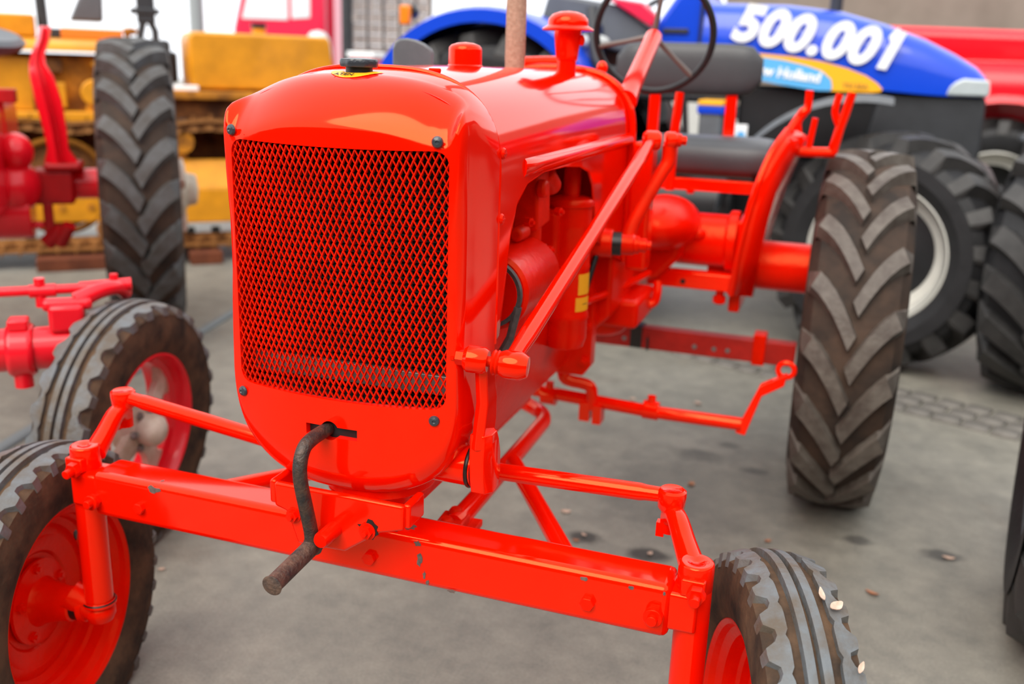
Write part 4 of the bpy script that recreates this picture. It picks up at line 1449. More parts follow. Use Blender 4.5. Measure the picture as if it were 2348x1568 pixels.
# axle, housings, fender and body at the left edge
b = MB()
b.cyl((-1.45, 2.25, 0.790), (-0.05, 2.25, 0.790), 0.072, n=28)
b.build('rear_axle_tube', RED, RT_)
b = MB()
b.mm((-0.46, 2.10, 0.71), (-0.28, 2.30, 0.865))
b.mm((-0.40, 2.08, 0.865), (-0.24, 2.30, 0.90))
b.build('axle_bracket', RED_DARK, RT_, bev=0.015)
b = MB()
b.mm((-0.42, 2.10, 0.56), (-0.38, 2.16, 0.72)); 
b.build('link_strap', RED_DARK, RT_, bev=0.006)
b = MB()
b.mm((-0.49, 2.08, 0.605), (-0.42, 2.12, 0.635))
b.build('link_peg', RED, RT_, bev=0.006)
b = MB()
b.cyl((-0.36, 2.1, 0.53), (-0.31, 2.06, 0.62), 0.03)
b.cyl((-0.42, 2.1, 0.53), (-0.34, 2.1, 0.60), 0.035)
b.build('drawbar_shackle', RED_DARK, RT_)
# fender: a tall curved blade standing over the axle
b = MB()
rings = []
for (x, y, z, w) in ((-0.325, 2.12, 0.895, 0.075), (-0.335, 2.12, 0.96, 0.045), (-0.338, 2.10, 1.05, 0.050), (-0.352, 2.08, 1.18, 0.056), (-0.370, 2.08, 1.28, 0.050), (-0.385, 2.10, 1.335, 0.034), (-0.382, 2.14, 1.38, 0.026), (-0.362, 2.2, 1.44, 0.026), (-0.352, 2.25, 1.50, 0.024)):
    rings.append([V((x - w, y + 0.02, z)), V((x - w * 0.2, y - 0.025, z)), V((x + w * 0.1, y + 0.03, z)), V((x + w, y, z)), V((x + w * 0.9, y + 0.09, z)), V((x - w, y + 0.06, z))])
b.loft(rings, cap=True)
b.build('fender', RED, RT_, ang=50, bev=0.006)
b = MB()
b.mm((-0.95, 1.2, 0.70), (-0.54, 2.6, 1.16))
b.build('gearbox_body', RED, RT_, bev=0.04)
b = MB()
rr = []
for y, k in ((0.02, 0.86), (0.08, 0.97), (0.25, 1.0), (1.5, 1.0)):
    rr.append([V((-0.76 + 0.19 * k * sup(math.cos(2 * PI * j / 32), 0.6), y, 1.06 + 0.30 * k * sup(math.sin(2 * PI * j / 32), 0.6))) for j in range(32)])
b.loft(rr, cap=True)
b.build('hood', RED, RT_, ang=50)
b = MB()
b.mm((-0.88, 0.15, 0.55), (-0.64, 1.5, 0.85))
b.build('engine_frame', RED_DARK, RT_, bev=0.03)
b = MB()
b.mm((-0.84, -0.05, 0.55), (-0.68, 0.20, 0.80))
b.build('front_pedestal', RED, RT_, bev=0.03)
# the far pair of wheels
for me_, ty_, nm, p_, rz_ in ((r_rim, r_tyre, 'front_wheel', (-1.50, 0.0, 0.366), 150), (rr_rim, rr_tyre, 'rear_wheel', (-1.53, 2.42, 0.735), 180)):
    w2 = put(me_, nm, RT_)
    put(ty_, 'tyre', w2)
    if nm == 'front_wheel':
        put(r_centre, 'cast_centre', w2)
        put(r_cap, 'hub_cap', w2)
    w2.matrix_local = Matrix.Translation(p_) @ Matrix.Rotation(math.radians(rz_), 4, 'Z')
b = MB()
b.mm((-0.62, 2.05, 1.165), (-0.480, 2.14, 1.225))
b.build('step_bracket', RED_DARK, RT_, bev=0.006)
b = MB()
b.tube([(-0.556, 2.1, 1.22), (-0.556, 2.1, 0.87), (-0.60, 2.1, 0.62)], 0.022, 12)
b.build('brake_lever', RED, RT_)
b = MB()
b.ell((-0.50, 2.05, 0.955), (0.075, 0.10, 0.085), 20, 12)
b.ell((-0.52, 2.08, 0.80), (0.11, 0.14, 0.12), 20, 12)
b.cyl((-0.62, 2.1, 0.68), (-0.46, 2.1, 0.68), 0.12, n=24)
b.build('gear_casing', RED, RT_, bev=0.01)
b = MB()
b.lathe([(0.0, -0.06), (0.10, -0.055), (0.17, -0.02), (0.185, 0.01), (0.16, 0.03), (0.08, 0.02), (0.0, 0.015)], (-0.62, 2.25, 1.435), (0.15, -0.2, 1), 32)
b.build('pan_seat', GREYP, RT_)

# ================================================================== YELLOW CRAWLER
CA = math.radians(43.4)
CR = empty('crawler_tractor', (-3.8, 3.9, 0), CA, 'yellow crawler tractor on steel tracks, parked on timbers behind the tall tyre', 'crawler')
def cmm(name, lo, hi, m, bev=0.012, parent=None):
    mb = MB(); mb.mm(lo, hi)
    return mb.build(name, m, parent or CR, bev=bev)
b = MB()
rr = []
for x in (-1.6, -1.55, 0.05, 0.10):
    k = 0.93 if x in (-1.6, 0.10) else 1.0
    rr.append([V((x, 0.62 - 0.60 * k * sup(math.cos(PI * j / 14), 0.7), 1.395 + 0.085 * k * sup(math.sin(PI * j / 14), 0.7))) for j in range(15)])
b.loft(rr, closed=False, cap=True)
b.build('hood', YELLOW, CR, ang=50)
cmm('engine_compartment', (-1.5, 0.16, 0.95), (0.30, 1.2, 1.38), YELLOW_DIRTY, 0.02)
cmm('door_panel', (-1.45, 0.10, 1.02), (-0.52, 0.17, 1.35), YELLOW, 0.01)
b = MB()
b.mm((-0.52, 0.08, 1.02), (-0.46, 0.16, 1.36)); 
b.build('engine_post', RUST, CR)
for k, (x, z, w, h, m) in enumerate(((-0.38, 1.12, 0.10, 0.16, YELLOW), (-0.05, 1.08, 0.12, 0.10, YELLOW), (0.12, 1.16, 0.12, 0.22, RUST), (-0.40, 1.30, 0.12, 0.08, RUST), (-0.02, 1.32, 0.20, 0.06, RUST), (0.20, 1.30, 0.10, 0.10, YELLOW))):
    cmm('engine_cover', (x - w / 2, 0.07, z - h / 2), (x + w / 2, 0.17, z + h / 2), m, 0.01)
b = MB(); b.cyl((-0.16, 0.02, 1.14), (-0.16, 0.2, 1.14), 0.085, n=28); b.cyl((-0.16, 0.05, 1.03), (-0.16, 0.2, 1.03), 0.06)
b.build('engine_canister', YELLOW, CR, bev=0.01)
b = MB(); b.tube([(-0.16, 0.08, 1.33), (-0.08, 0.06, 1.24), (-0.07, 0.06, 1.14)], 0.016, 10, sm=3)
b.build('engine_pipe', YELLOW, CR)
cmm('side_rail', (-1.5, 0.0, 0.955), (0.30, 0.16, 1.02), YELLOW, 0.01)
# track: rounded loop of pads, a countable chain of shoes
def track(y0, y1, name):
    path = []
    x0, x1, zb, zt, R_ = -1.35, 1.55, 0.12, 0.96, 0.42
    n = 0
    pts = []
    cz = (zb + zt) / 2
    for k in range(26): pts.append((x0 + (x1 - x0) * k / 26, zt + 0.015 * math.sin(k * 1.2)))
    for k in range(11): a = PI / 2 - PI * k / 11; pts.append((x1 + R_ * math.cos(a), cz + R_ * math.sin(a)))
    for k in range(26): pts.append((x1 - (x1 - x0) * k / 26, zb))
    for k in range(11): a = -PI / 2 - PI * k / 11; pts.append((x0 + R_ * math.cos(a), cz + R_ * math.sin(a)))
    root = MB()
    root.mm((x0 - 0.1, y0 + 0.06, 0.34), (x1 + 0.1, y1 - 0.06, 0.62))
    fr = root.build(name, YELLOW, CR, bev=0.015)
    sh = MB(); sh.mm((-0.056, y0, -0.010), (0.056, y1, 0.010)); sh.mm((-0.048, y0, 0.010), (-0.036, y1, 0.034))
    sme_ = sh.mesh('track_shoe', TRACK, 30)
    lk = MB(); lk.mm((-0.05, y0 + 0.05, -0.075), (0.05, y0 + 0.09, -0.010)); lk.cyl((-0.05, y0 + 0.03, -0.045), (-0.05, y0 + 0.10, -0.045), 0.028, n=12)
    lme = lk.mesh('track_link', TRACK, 30)
    N = len(pts)
    for k in range(N):
        p, q = pts[k], pts[(k + 1) % N]
        a = math.atan2(q[1] - p[1], q[0] - p[0])
        put(sme_, 'track_shoe', fr, ((p[0] + q[0]) / 2, 0, (p[1] + q[1]) / 2), (0, -a, 0))
        put(lme, 'track_link', fr, ((p[0] + q[0]) / 2, 0, (p[1] + q[1]) / 2), (0, -a, 0))
    return fr
fr = track(0.0, 0.42, 'track_frame')
cmm('track_guard', (-1.2, 0.03, 0.30), (0.10, 0.06, 0.50), YELLOW, 0.01, CR)
cmm('track_guard', (0.16, -0.03, 0.28), (1.55, 0.03, 0.515), YELLOW, 0.01, CR)
b = MB()
b.prism([(0.16, -0.03, 0.515), (1.55, -0.03, 0.515), (1.55, 0.10, 0.70), (0.16, 0.10, 0.70)], (0, 0.05, 0))
b.build('sloping_guard', YELLOW, CR, bev=0.006)
for x in (-0.42, -0.24, -0.06):
    b = MB(); b.cyl((x, 0.032, 0.40), (x, 0.018, 0.40), 0.022, n=16); b.build('guard_bolt', YELLOW_DIRTY, CR)
b = MB(); b.cyl((0.37, 0.05, 0.825), (0.37, 0.35, 0.825), 0.075, n=24); b.lathe([(0.045, 0), (0.03, 0.05), (0.04, 0.12)], (0.37, 0.14, 0.70), (0, 0, 1), 18)
b.build('carrier_roller', YELLOW_DIRTY, CR)
cmm('inner_hull', (-1.3, 0.40, 0.30), (1.7, 1.3, 0.98), RUST, 0.02)
b = MB()
for k in range(3):
    b.torus((-0.42, 0.05, 0.54), (0, 1, 0), 0.30, 0.022, 48, 8)
b.build('idler_rim', YELLOW_DIRTY, CR)
b = MB()
b.lathe([(0.05, 0), (0.09, 0.02), (0.28, 0.03), (0.28, 0.10)], (-0.42, 0.05, 0.54), (0, 1, 0), 36)
b.build('idler_disc', RUST, CR)
for x in (-0.15, 0.30, 0.75, 1.2):
    b = MB(); b.cyl((x, 0.02, 0.245), (x, 0.10, 0.245), 0.07, n=22); b.cyl((x, 0.0, 0.245), (x, 0.02, 0.245), 0.03, n=14)
    b.build('track_roller', TRACK, CR, bev=0.006)
for x in (-0.62, -0.46, 0.38, 0.55):
    b = MB(); b.mm((x - 0.03, -0.005, 0.20), (x + 0.03, 0.0, 0.25)); b.build('roller_window', GREASE, CR)
# deck, tank, seat, levers
cmm('deck', (0.22, 0.02, 1.11), (1.75, 1.0, 1.165), YELLOW_DIRTY, 0.01)
cmm('deck_side', (0.24, 0.10, 0.98), (1.7, 0.16, 1.12), RUST, 0.0)
b = MB()
b.prism([(0.46, 0.15, 1.175), (1.47, 0.15, 1.175), (1.43, 0.15, 1.52), (1.41, 0.15, 1.555), (0.48, 0.15, 1.555), (0.455, 0.15, 1.52)], (0, 0.55, 0))
tk = b.build('fuel_tank', YELLOW, CR, bev=0.03)
b = MB(); b.cyl((0.97, 0.40, 1.55), (0.97, 0.40, 1.60), 0.05, n=20)
b.build('tank_neck', YELLOW, tk)
b = MB(); b.cyl((0.97, 0.40, 1.60), (0.97, 0.40, 1.635), 0.055, n=20)
b.build('tank_cap', BLACK, tk)
b = MB(); b.mm((0.30, 0.10, 1.165), (0.50, 0.14, 1.20)); b.build('white_step_plate', WHITE, CR, bev=0.006)
b = MB()
b.mm((0.20, 0.55, 1.20), (0.42, 0.90, 1.42))
b.mm((0.22, 0.80, 1.40), (0.40, 0.90, 1.50))
b.build('operator_seat', BLACK, CR, bev=0.03)
b = MB()
b.tube([(0.17, 0.5, 1.25), (0.175, 0.5, 1.52), (0.20, 0.5, 1.62)], 0.025, 12)
b.tube([(0.27, 0.5, 1.25), (0.275, 0.5, 1.55), (0.24, 0.5, 1.63)], 0.025, 12)
b.mm((0.12, 0.46, 1.66), (0.31, 0.54, 1.70)); b.mm((0.16, 0.47, 1.60), (0.28, 0.53, 1.90))
b.build('control_tower', CHARCOAL, CR, bev=0.01)
b = MB(); b.mm((-0.72, 0.30, 1.48), (-0.48, 0.60, 1.62)); b.build('air_box', YELLOW, CR, bev=0.015)
b = MB(); b.mm((-0.33, 0.30, 1.475), (0.05, 0.60, 1.545)); b.build('hood_box', mat('orange_box', (0.75, 0.20, 0.012), 0.5), CR, bev=0.01)
b = MB(); b.tube([(-0.43, 0.40, 1.46), (-0.44, 0.40, 1.90)], 0.035, 16); b.build('exhaust_stack', CHARCOAL, CR)
b = MB(); b.mm((-0.40, 0.35, 1.475), (-0.32, 0.5, 1.54)); b.build('pipe_foot', CHARCOAL, CR, bev=0.01)
b = MB()
b.prism([(-0.27, 0.7, 1.60), (-0.05, 0.7, 1.60), (-0.04, 0.7, 1.80), (-0.18, 0.7, 1.80)], (0, 0.10, 0))
b.build('backrest_panel', GREYP, CR, bev=0.02)
b = MB(); b.cyl((0.08, 0.35, 1.45), (0.08, 0.35, 1.53), 0.02); b.ell((0.10, 0.35, 1.54), (0.05, 0.03, 0.025)); b.build('filler_cap', YELLOW_DIRTY, CR)
# timbers under the tracks
cT = Matrix.Translation((-3.8, 3.9, 0)) @ Matrix.Rotation(CA, 4, 'Z')
for k, (x0, x1, lab) in enumerate(((-0.60, 0.30, 'long red-brown timber under the yellow crawler, its end left of the tall tyre'), (0.36, 0.575, 'short red-brown timber under the yellow crawler between tall tyre and orange grille'))):
    b = MB()
    hx = (x1 - x0) / 2
    b.mm((-hx, -0.10, 0), (hx, 0.34, 0.085))
    o = b.build('timber_baulk', WOOD, None, bev=0.006)
    o.location = cT @ V(((x0 + x1) / 2, -0.02, 0))
    o.rotation_euler = (0, 0, CA)
    tag(o, lab, 'timber', 'timbers under the crawler')

# ================================================================== BLUE TRACTOR
BT = empty('blue_tractor', (0.0, 4.5, 0), 0, 'blue tractor lettered 500.001 on its long hood, parked across behind the black seat', 'tractor')
b = MB()
st = []
for (x, zt, zb, hw) in ((-0.10, 1.775, 1.44, 0.40), (0.02, 1.770, 1.43, 0.41), (0.35, 1.765, 1.39, 0.41), (0.62, 1.735, 1.36, 0.41), (0.85, 1.675, 1.34, 0.405), (1.05, 1.605, 1.328, 0.395), (1.20, 1.535, 1.322, 0.385), (1.31, 1.475, 1.32, 0.36), (1.36, 1.430, 1.32, 0.335), (1.375, 1.38, 1.32, 0.32)):
    r = []
    hgt = zt - zb
    for j in range(17):
        a = PI * j / 16
        r.append(V((x, -hw * sup(math.cos(a), 0.30), zb + hgt * sup(math.sin(a), 0.55))))
    st.append(r)
b.loft(st, closed=False, cap=True)
hoodb = b.build('hood', BLUE, BT, ang=40)
# grey-black lower side, grille nose
b = MB()
b.mm((0.14, -0.34, 0.98), (1.30, 0.34, 1.34))
b.build('engine_bay', BLACK, BT, bev=0.02)
b = MB()
b.prism([(0.80, -0.36, 1.00), (1.36, -0.36, 0.98), (1.385, -0.36, 1.05), (1.372, -0.36, 1.322), (0.86, -0.36, 1.322)], (0, 0.72, 0))
b.build('nose_grille', CHARCOAL, BT, bev=0.02)
# headlamp
b = MB()
pr = [(1.175, 1.325), (1.19, 1.37), (1.215, 1.395), (1.25, 1.412), (1.372, 1.405), (1.378, 1.36), (1.378, 1.325)]
b.prism([V((x, -0.395, z)) for x, z in pr], (0, 0.10, 0))
hl = b.build('headlamp', LAMPGLASS, BT, bev=0.012)
# swoosh panel: pale blue field and yellow sweep, set on the side
def sidey(x):
    tab = [(-0.1, 0.40), (0.02, 0.41), (0.62, 0.41), (0.85, 0.405), (1.05, 0.395), (1.2, 0.385), (1.31, 0.36), (1.38, 0.33)]
    for (a, ya), (c_, yc) in zip(tab, tab[1:]):
        if a <= x <= c_:
            return -(ya + (yc - ya) * (x - a) / (c_ - a))
    return -0.40
def side_plate(pts, t, m, name, parent):
    mb = MB()
    f = [V((x, sidey(x) - t, z)) for x, z in pts]
    bk = [V((x, sidey(x) + 0.03, z)) for x, z in pts]
    n_ = len(f)
    mb.add(f + bk, [tuple(range(n_)), tuple(range(2 * n_ - 1, n_ - 1, -1))] + [(i_, (i_ + 1) % n_, n_ + (i_ + 1) % n_, n_ + i_) for i_ in range(n_)])
    return mb.build(name, m, parent, ang=30)
yel = side_plate([(0.10, 1.515), (0.24, 1.505), (0.40, 1.495), (0.55, 1.475), (0.68, 1.445), (0.78, 1.410), (0.84, 1.375), (0.87, 1.345), (0.86, 1.332), (0.82, 1.326), (0.55, 1.326), (0.30, 1.385), (0.10, 1.43)], 0.006, SWOOSH, 'yellow_sweep', hoodb)
lbl = side_plate([(0.10, 1.500), (0.24, 1.488), (0.36, 1.475), (0.48, 1.450), (0.56, 1.425), (0.61, 1.385), (0.62, 1.345), (0.615, 1.328), (0.55, 1.326), (0.34, 1.352), (0.10, 1.395)], 0.009, LBLUE, 'pale_blue_panel', hoodb)
def side_text(body, m, size, x, z, ang, name, parent, shear=0.0, offset=0.0, ex=0.0015, sp=1.0, t=0.010, sx=1.0):
    M = Matrix.Translation((x, sidey(x) - t, z)) @ Matrix.Rotation(PI / 2, 4, 'X') @ Matrix.Rotation(ang, 4, 'Z') @ Matrix.Diagonal((sx, 1, 1, 1))
    return text(body, parent, name, m, size, M, ex, shear, offset, sp)
side_text('500.001', WHITE, 0.252, 0.505, 1.590, -0.162, 'number_lettering', hoodb, 0.24, 0.0125, 0.004, 1.06, 0.010, 1.0)
fl_ = side_plate([(0.868, 1.606), (0.897, 1.640), (0.915, 1.650), (0.905, 1.595), (0.876, 1.580)], 0.0095, WHITE, 'number_flag', hoodb)
side_text('New Holland', WHITE, 0.073, 0.365, 1.408, -0.10, 'maker_lettering', lbl, 0.08, 0.0028, 0.001, 0.98, 0.0125)
side_text('TS135A', mat('brown_print', (0.45, 0.22, 0.03), 0.5), 0.036, 0.735, 1.355, -0.01, 'model_lettering', yel, 0, 0.0012, 0.001, 1.1, 0.008)
b = MB(); b.tube([(0.58, 0.05, 1.70), (0.58, 0.05, 2.3)], 0.035, 16); b.build('exhaust_stack', CHARCOAL, BT)
# cowl, dash and floor area of the cab
b = MB()
b.prism([(-0.42, -0.38, 1.46), (-0.10, -0.38, 1.42), (-0.06, -0.38, 1.77), (-0.12, -0.38, 1.86), (-0.24, -0.38, 1.80), (-0.36, -0.38, 1.62)], (0, 0.76, 0))
b.build('blue_cowl', BLUE, BT, bev=0.03)
b = MB(); b.mm((-0.10, -0.405, 1.44), (-0.085, 0.405, 1.79)); b.build('cowl_gap', BLACK, BT)
b = MB()
b.mm((-0.30, -0.395, 1.60), (-0.16, -0.38, 1.625))
b.build('cowl_handle', CHARCOAL, BT, bev=0.004)
b = MB()
b.prism([(-1.0, -0.45, 1.62), (-0.42, -0.45, 1.46), (-0.36, -0.45, 1.62), (-0.55, -0.45, 1.74), (-0.95, -0.45, 1.80)], (0, 0.9, 0))
b.build('dash_console', GREYP, BT, bev=0.02)
b = MB()
b.prism([(-0.62, -0.50, 1.78), (-0.34, -0.50, 1.62), (-0.32, -0.50, 1.68), (-0.40, -0.50, 1.75)], (0, 0.10, 0))
b.build('red_side_cover', PINKRED, BT, bev=0.01)
b = MB(); b.ell((-0.60, -0.75, 1.535), (0.095, 0.05, 0.038)); b.build('work_lamp', mat('pale_lamp', (0.45, 0.47, 0.47), 0.35), BT)
b = MB(); b.torus((-0.30, 0.05, 1.86), (-0.45, -0.15, 0.9), 0.19, 0.016, 40, 8); b.build('cab_steering_wheel', BLACK, BT)
b = MB()
b.mm((-0.95, -0.5, 1.24), (0.10, 0.5, 1.42))
b.build('cab_floor', CHARCOAL, BT, bev=0.03)
b = MB()
b.tube([(-0.62, -0.72, 1.70), (-0.56, -0.80, 1.45), (-0.44, -0.82, 1.28), (-0.36, -0.82, 0.9)], 0.035, 12, sm=4)
b.build('fender_stay', CHARCOAL, BT)
b = MB()
b.mm((-0.02, -0.70, 0.86), (0.10, -0.48, 1.22)); 
tb = b.build('tool_box', GREYP, BT, bev=0.02)
b = MB(); b.mm((-0.03, -0.71, 1.19), (0.11, -0.47, 1.235)); b.build('blue_lid', BLUE, tb, bev=0.008)
b = MB(); b.mm((-0.025, -0.716, 1.235), (0.105, -0.47, 1.26)); b.build('yellow_lid_band', SWOOSH, tb, bev=0.004)
b = MB(); b.bar((-0.10, -0.72, 1.28), (-0.05, -0.72, 0.82), 0.03, 0.03); b.build('step_rail', BLACK, BT)
b = MB(); b.mm((0.155, -0.60, 1.03), (0.225, -0.58, 1.14)); 
db_ = b.build('decal_plate', WHITE, BT, bev=0.004)
b = MB(); b.lathe([(0.0, 0), (0.022, 0.0)], (0.195, -0.602, 1.085), (0, -1, 0), 18); b.build('blue_disc', LBLUE, db_)
for k in range(3):
    b = MB(); b.mm((-0.40, -0.85, 0.42 + k * 0.26), (-0.04, -0.55, 0.46 + k * 0.26)); b.build('cab_step', BLACK, BT, bev=0.008)
b = MB(); b.mm((-1.2, -0.30, 0.55), (1.1, 0.30, 0.98)); b.build('transmission', BLACK, BT, bev=0.04)
b = MB(); b.cyl((-0.4, -0.6, 0.72), (0.2, -0.6, 0.72), 0.19, n=28); b.build('fuel_tank', BLACK, BT, bev=0.02)
b = MB(); b.mm((0.86, -0.85, 0.52), (1.0, 0.85, 0.68)); b.build('front_axle', BLACK, BT, bev=0.03)
# wheels
fwt = lug_tyre(0.578, 0.42, 0.335, 19, 0.050, 0.045, sweep=0.30, cross=0.02, hand=-1, shoulder=0.075)
bw_tyre = fwt.mesh('front_tyre', [RUBBER_DARK, RUBBER_DARKLUG], 30)
b = MB()
b.lathe([(0.35, 0.17), (0.338, 0.175), (0.325, 0.15), (0.30, 0.11), (0.29, 0.06), (0.245, 0.045)], (0, 0, 0), (1, 0, 0), 56)
b.lathe([(0.35, -0.17), (0.338, -0.175), (0.30, -0.11), (0.29, 0.06)], (0, 0, 0), (1, 0, 0), 56)
bw_rim = b.mesh('front_rim', RIMWHITE, 30)
b = MB(); b.lathe([(0.25, 0.043), (0.17, 0.05), (0.13, 0.06), (0.12, 0.09), (0.10, 0.09), (0.095, 0.14), (0.08, 0.15), (0, 0.15)], (0, 0, 0), (1, 0, 0), 28)
bw_hub = b.mesh('hub', BLACK, 30)
for sy in (-1, 1):
    wr = put(bw_rim, 'front_wheel', BT)
    put(bw_tyre, 'tyre', wr)
    put(bw_hub, 'hub', wr)
    wr.matrix_local = Matrix.Translation((0.985, sy * 0.80, 0.578)) @ Matrix.Rotation(-PI / 2 * (1 if sy < 0 else -1) + math.radians(-22), 4, 'Z')
rwt = lug_tyre(0.79, 0.50, 0.46, 20, 0.06, 0.05, sweep=0.30, cross=0.02, hand=-1, shoulder=0.08)
bwr_tyre = rwt.mesh('rear_tyre', [RUBBER_DARK, RUBBER_DARKLUG], 30)
b = MB()
b.lathe([(0.475, 0.20), (0.46, 0.21), (0.44, 0.16), (0.40, 0.12), (0.38, 0.02), (0.2, 0.05), (0, 0.06)], (0, 0, 0), (1, 0, 0), 48)
bwr_rim = b.mesh('rear_rim', RIMWHITE, 30)
for sy in (-1, 1):
    wr = put(bwr_rim, 'rear_wheel', BT)
    put(bwr_tyre, 'tyre', wr)
    wr.matrix_local = Matrix.Translation((-1.12, sy * 0.78, 0.79)) @ Matrix.Rotation(-PI / 2 * (1 if sy < 0 else -1), 4, 'Z')
# rear fenders: wide blue arch
for sy in (-1, 1):
    b = MB()
    rr = []
    for j in range(25):
        a = math.radians(178 - j * (178 - 22) / 24)
        rx, rz = 0.66, 0.64
        cx, cz = -1.14, 1.055
        p, q = (cx + rx * math.cos(a), cz + rz * sup(math.sin(a), 0.9)), (cx + (rx - 0.085) * math.cos(a), cz + (rz - 0.085) * sup(math.sin(a), 0.9))
        y0, y1 = sy * 1.02, sy * 0.50
        rr.append([V((p[0], y0, p[1] - 0.02)), V((p[0], y0 - sy * 0.05, p[1])), V((p[0], y1, p[1])), V((q[0] + 0.0, y1, q[1] + 0.05)), V((q[0], y0 - sy * 0.03, q[1] + 0.04)), V((q[0], y0, q[1]))])
    b.loft(rr, cap=True)
    b.build('rear_fender', BLUE, BT, ang=50)
b = MB(); b.mm((-1.72, -0.5, 0.7), (-0.62, 0.5, 1.655)); b.build('rear_body', mat('navy_inner_fender', (0.004, 0.018, 0.085), 0.5), BT, bev=0.05)
b = MB(); b.cyl((-1.565, -0.95, 1.66), (-1.565, -0.90, 1.66), 0.035, n=20); b.build('tail_lamp_base', BLACK, BT)
b = MB(); b.mm((-1.605, -1.0, 1.59), (-1.545, -0.96, 1.69)); b.build('amber_lamp', AMBER, BT, bev=0.01)
# front mudguards
for sy in (-1, 1):
    b = MB()
    rr = []
    for j in range(19):
        a = math.radians(176 - j * (176 - 80) / 18)
        x, z = 0.80 + 0.66 * math.cos(a), 0.70 + 0.62 * math.sin(a)
        rr.append([V((x, sy * 1.02, z - 0.03)), V((x, sy * 1.0, z)), V((x, sy * 0.58, z)), V((x, sy * 0.58, z - 0.015)), V((x, sy * 0.99, z - 0.015))])
    b.loft(rr, cap=True)
    b.build('front_mudguard', GREYP, BT, ang=50)

# ================================================================== RED TRACTOR BEYOND THE BLUE ONE
R2 = empty('red_harvester', (2.3, 7.3, 0), 0, 'glossy red machine seen beyond the blue tractor nose at the right edge', 'harvester')
b = MB()
rr = []
for x, zt in ((-1.9, 1.80), (-0.3, 1.77), (0.6, 1.75), (1.2, 1.74)):
    rr.append([V((x, y, z)) for y, z in ((-0.70, 1.10), (-0.74, 1.36), (-0.73, 1.44), (-0.66, 1.52), (-0.60, 1.55), (-0.62, 1.59), (-0.62, zt - 0.05), (-0.57, zt), (0.6, zt), (0.7, 1.1))])
b.loft(rr, cap=True)
b.build('body', RED, R2, ang=40, bev=0.02)
b = MB()
rr = []
for j in range(17):
    a = math.radians(140 - 150 * j / 16)
    x, z = -0.55 + 0.70 * math.cos(a), 0.66 + 0.66 * math.sin(a)
    rr.append([V((x, -1.0, z - 0.05)), V((x, -0.98, z)), V((x, -0.6, z)), V((x, -0.6, z - 0.03))])
b.loft(rr, cap=True)
b.build('fender', RED, R2, ang=50)
b = MB(); b.mm((-1.2, -0.6, 0.5), (1.2, 0.6, 1.12)); b.build('chassis', BLACK, R2, bev=0.03)
wt2 = lug_tyre(0.58, 0.40, 0.33, 18, 0.05, 0.045, sweep=0.30, cross=0.02, hand=-1, shoulder=0.07)
w2_tyre = wt2.mesh('tyre', [RUBBER_DARK, RUBBER_DARKLUG], 30)
wr = put(bw_rim, 'front_wheel', R2)
put(w2_tyre, 'tyre', wr)
wr.matrix_local = Matrix.Translation((-0.55, -0.78, 0.58)) @ Matrix.Rotation(-PI / 2, 4, 'Z')
b = MB(); b.mm((-0.45, -1.25, 1.02), (-0.12, -1.05, 1.06)); b.build('grey_step', GREYP, R2, bev=0.01)

# ================================================================== LOOSE TRACTOR WHEELS AT THE RIGHT EDGE
def edge_wheel(name, loc, rz, R, W, nl, label):
    tt = lug_tyre(R, W, R * 0.57, nl, 0.055, 0.05, sweep=0.30, cross=0.02, hand=1, shoulder=0.08)
    root = empty(name, loc, rz, label, 'wheel')
    mm_ = MB()
    mm_.lathe([(R * 0.60, -W * 0.40), (R * 0.57, -W * 0.42), (R * 0.53, -W * 0.2), (R * 0.52, W * 0.2), (R * 0.57, W * 0.42), (R * 0.60, W * 0.40)], (0, 0, R), (1, 0, 0), 48)
    mm_.lathe([(R * 0.52, 0), (R * 0.3, 0.03), (0, 0.04)], (0, 0, R), (1, 0, 0), 40)
    mm_.build('rim', BLACK, root)
    tt.v = [(x, y, z + R) for x, y, z in tt.v]
    tt.build('tyre', [RUBBER_DARK, RUBBER_DARKLUG], root, ang=30)
    return root
edge_wheel('tractor_wheel', (1.72, 3.55, 0), math.radians(-18), 0.60, 0.46, 18, 'black deep-lugged tractor wheel standing beside the blue tractor front wheel, cut by right edge')
edge_wheel('tractor_wheel', (1.425, 1.22, 0), math.radians(-8), 0.55, 0.30, 17, 'dark tractor wheel in the lower right corner, only a sliver of tyre in frame')

# ================================================================== FAR BACKGROUND
TR = empty('red_truck', (-5.7, 9.6, 0), math.radians(20), 'pinkish red truck cab with pale side windows beyond the yellow crawler', 'truck')
b = MB()
b.prism([(-1.0, 0, 0.6), (0.14, 0, 0.6), (0.14, 0, 2.9), (-0.70, 0, 2.9), (-1.0, 0, 1.75)], (0, 2.0, 0))
b.build('cab', PINKRED, TR, bev=0.06)
for (pts) in ([(-0.89, 1.86), (-0.31, 1.86), (-0.31, 2.65), (-0.66, 2.65)], [(-0.275, 1.875), (-0.04, 1.895), (-0.03, 2.65), (-0.275, 2.65)]):
    b = MB(); b.prism([V((x, -0.012, z)) for x, z in pts], (0, 0.03, 0)); b.build('side_window', GLASS, TR, bev=0.03)
for x in (-0.45,):
    b = MB(); b.lathe([(0.25, -0.12), (0.48, -0.11), (0.5, -0.06), (0.5, 0.06), (0.48, 0.11), (0.25, 0.12), (0.0, 0.1)], (x, 0.15, 0.5), (0, -1, 0), 32); b.build('wheel', RUBBER_DARK, TR)
b = MB(); b.mm((0.14, 0.3, 0.6), (0.20, 1.8, 2.6)); b.build('rear_panel', PINKRED, TR, bev=0.02)

